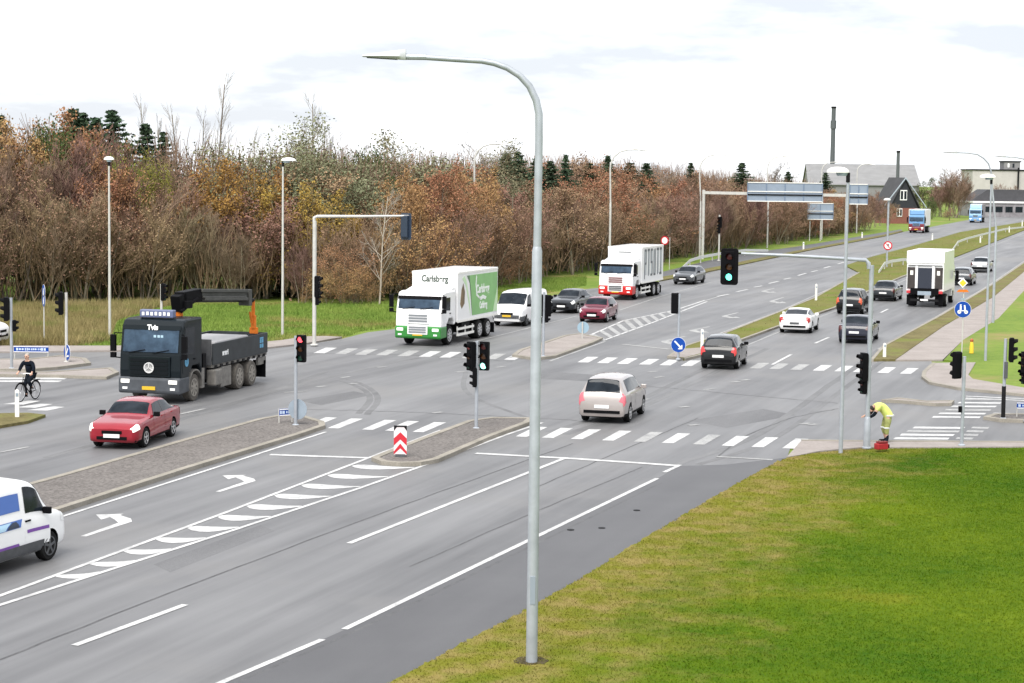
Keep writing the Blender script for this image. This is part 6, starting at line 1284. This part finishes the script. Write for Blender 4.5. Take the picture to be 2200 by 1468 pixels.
def block(name, label, x0, x1, yt, Y, mwall, roofm=None, extra=None):
    a, b = AT(x0, yt, Y), AT(x1, yt, Y); t = thing(name, label, 'building', Vector(((a.x + b.x) / 2, Y, 0)), 0); W_ = b.x - a.x; h = a.z
    MB().box((0, 8, h / 2), (W_, 16, h)).build('wall', mwall, t); MB().box((0, 8, h + .2), (W_ + .6, 16.6, .4)).build('roof', roofm or m_dark, t); return t, W_, h
t, W_, h = block('industrial_building', 'pale flat roofed industrial block with a roof cabin at the far right', 2090, 2290, 366, 640, mb_wall)
cx = AT(2176, 366, 640).x - t.location.x; MB().box((cx, 4, h + 1.6), (5.2, 6, 2.6)).build('roof_cabin', mb_ind, t); MB().box((cx, 4, h + 3.0), (5.8, 6.4, .35)).build('cabin_roof', m_dark, t)
wf_ = MB(); [MB().box((cx - 1.2 + k * 1.6, .96, h + 1.7), (.6, .1, 1.3)).build('window', m_glass if k else m_whitesign, t) for k in range(2)]
pp = AT(2190, 366, 638); MB().tube([(pp.x - t.location.x, -1, 0), (pp.x - t.location.x, -1, h + 1)], .3, 8).build('pipe', m_dark, t)
t, W_, h = block('low_building', 'low building with white fascia and grey roof at the far right', 2092, 2290, 436, 470, mat('grey windows band', (.22, .21, .22), .7, var=.4, scale=.35), m_whitesign)
MB().prism([(-W_ / 2, h + .45), (W_ / 2, h + .45), (W_ / 2 - 1, h + 3.2), (-W_ / 2 + 4, h + 3.2)], 3, 14).build('upper_roof', mb_roof, t)
for k in range(9): w0 = MB().box((-W_ / 2 + 1.3 + k * W_ / 9.2, -.05, h * .55), (W_ / 13, .1, h * .4)).build('window', m_glass, t)
bp_ = AT(2045, 450, 480); 
tree('crown', Vector((AT(2045, 400, 470).x, 470, 0)), CAM_H + (386 - 345) * 470 / FPX + 1.5, 1.2, 'bare tree in the gap between the black gabled house and the low building', None)
for px, Y, ty, k, wd, nm in [(2030, 455, 372, 'bare', 1.3, 'dense purple brown bare tree right of the black gabled house'), (2060, 452, 378, 'bare', 1.2, 'dense bare tree just left of the pale blue lorry'), (1990, 500, 380, 'green', 1.2, 'dark green tree right of the house gable'), (2005, 430, 420, 'green', .8, 'small green tree beside the far red and blue lorry'), (2090, 520, 402, 'bare', 1, 'bare tree in front of the pale industrial block'), (2150, 560, 395, 'bare', 1.4, 'rounded bare tree before the industrial block at right'), (2042, 420, 462, 'rbrown', 1.6, 'brown hedge bush left of the pale blue lorry'), (1888, 395, 405, 'bare', 1.2, 'bare tree left of the black gabled house'), (1870, 400, 410, 'rust', 1.3, 'last rust tree of the wood before the house'), (1905, 368, 432, 'bare', .8, 'grey bare tree close by the house wall'), (1893, 362, 415, 'rbrown', 1.0, 'brown tree hiding the left wall of the black gabled house'), (1878, 350, 420, 'bare', 1.2, 'bare bushy tree at the end of the wood left of the house'), (1912, 372, 436, 'rbrown', 1.2, 'low brown tree close to the left corner of the house'), (2048, 448, 362, 'bare', 1.3, 'tallest bare tree right of the black gabled house'), (2015, 462, 395, 'bare', 1.3, 'bare tree just behind the red and blue lorry'), (2120, 500, 410, 'bare', 1.2, 'bare tree behind the roof of the low building'), (2185, 540, 398, 'bare', 1.4, 'bare tree at the right edge before the industrial block')]:
    p = AT(px, 400, Y); tree(k, Vector((p.x, Y, 0)), max(2.5, CAM_H + (hz(px) - ty) * Y / FPX), wd, nm, None)

# ================================================================== GRASS
def blades(name, m, n, sample, h0, h1, wd, lean=.3):
    v = np.zeros((n, 3, 3)); P = sample(n); n = len(P); v = np.zeros((n, 3, 3)); a = rng.random(n) * 6.283; h = h0 + (h1 - h0) * rng.random(n)
    dx, dy = np.cos(a) * wd, np.sin(a) * wd; l = rng.normal(size=(n, 2)) * lean * h[:, None]
    v[:, 0] = P; v[:, 1] = P; v[:, 2] = P; v[:, 0, 0] -= dx; v[:, 0, 1] -= dy; v[:, 1, 0] += dx; v[:, 1, 1] += dy; v[:, 2, :2] += l; v[:, 2, 2] += h
    me = bpy.data.meshes.new(name); me.vertices.add(n * 3); me.vertices.foreach_set('co', v.reshape(-1)); me.loops.add(n * 3); me.loops.foreach_set('vertex_index', np.arange(n * 3)); me.polygons.add(n); me.polygons.foreach_set('loop_start', np.arange(0, n * 3, 3)); me.polygons.foreach_set('loop_total', np.full(n, 3)); me.update(); me.validate(); me.materials.append(m)
    o = bpy.data.objects.new(name, me); COL.objects.link(o); o['kind'] = 'stuff'; return o
def in_poly(P, poly):
    x, y = P[:, 0], P[:, 1]; c = np.zeros(len(P), bool); n = len(poly); j = n - 1
    for i in range(n):
        xi, yi, xj, yj = poly[i][0], poly[i][1], poly[j][0], poly[j][1]
        with np.errstate(divide='ignore', invalid='ignore'): c ^= ((yi > y) != (yj > y)) & (x < (xj - xi) * (y - yi) / (yj - yi + 1e-12) + xi)
        j = i
    return c
def poly_sampler(px, z):
    W = [(p.x, p.y) for p in PG(px)]; lo = np.min(W, 0); hi = np.max(W, 0)
    def f(n):
        P = lo + rng.random((n * 3, 2)) * (hi - lo); P = P[in_poly(P, W)][:n]; return np.concatenate([P, np.full((len(P), 1), z)], 1)
    return f
m_bl1 = layered('lawn blades', (.028, .08, .002), (.116, .16, .007), [(.11, .7, _one), (7, .3, _one)], rough=.85, spec=.06, patch=((.18, .165, .02), .14, .58, .78), edge=LAWN_EDGE)
m_bl2 = layered('dry grass blades', (.16, .13, .05), (.33, .27, .13), [(.5, .6, _one), (9, .4, _one)], rough=.9, spec=.1, patch=((.12, .16, .03), .25, .5, .66))
m_bl3 = layered('meadow blades', (.095, .165, .028), (.19, .255, .055), [(.4, .6, _one), (9, .4, _one)], rough=.9, spec=.1, patch=((.25, .2, .08), .12, .55, .7))
blades('lawn_grass', m_bl1, 200000, poly_sampler(smooth_path(lawn_edge, 4)[1:] + [(1720, 982), (1760, 976), (1850, 968), (2230, 966), (2260, 1500), (800, 1500)], .05), .02, .05, .012, .7)
blades('dry_grass', m_bl2, 50000, poly_sampler([(-60, 747), (150, 747), (235, 735), (250, 690), (340, 662), (400, 653), (250, 657), (0, 662), (-60, 664)], 0), .2, .65, .02)
blades('meadow_grass', m_bl3, 80000, poly_sampler([(150, 746), (250, 746), (400, 745), (550, 739), (605, 734), (655, 726), (735, 727), (782, 712), (840, 706), (1000, 668), (1130, 640), (1260, 614), (1260, 590), (1130, 608), (960, 636), (820, 654), (600, 652), (430, 654), (340, 664), (255, 690), (235, 735)], 0), .05, .22, .02)
blades('median_grass', m_bl2, 16000, poly_sampler([(1520, 758), (1560, 722), (1672, 677), (1749, 646), (1812, 610), (1846, 588), (1873, 556), (1955, 534), (2064, 502), (2200, 480), (2200, 494), (2047, 554), (1938, 595), (1862, 628), (1791, 663), (1674, 702), (1600, 729)], Z_PAVE), .05, .2, .02)
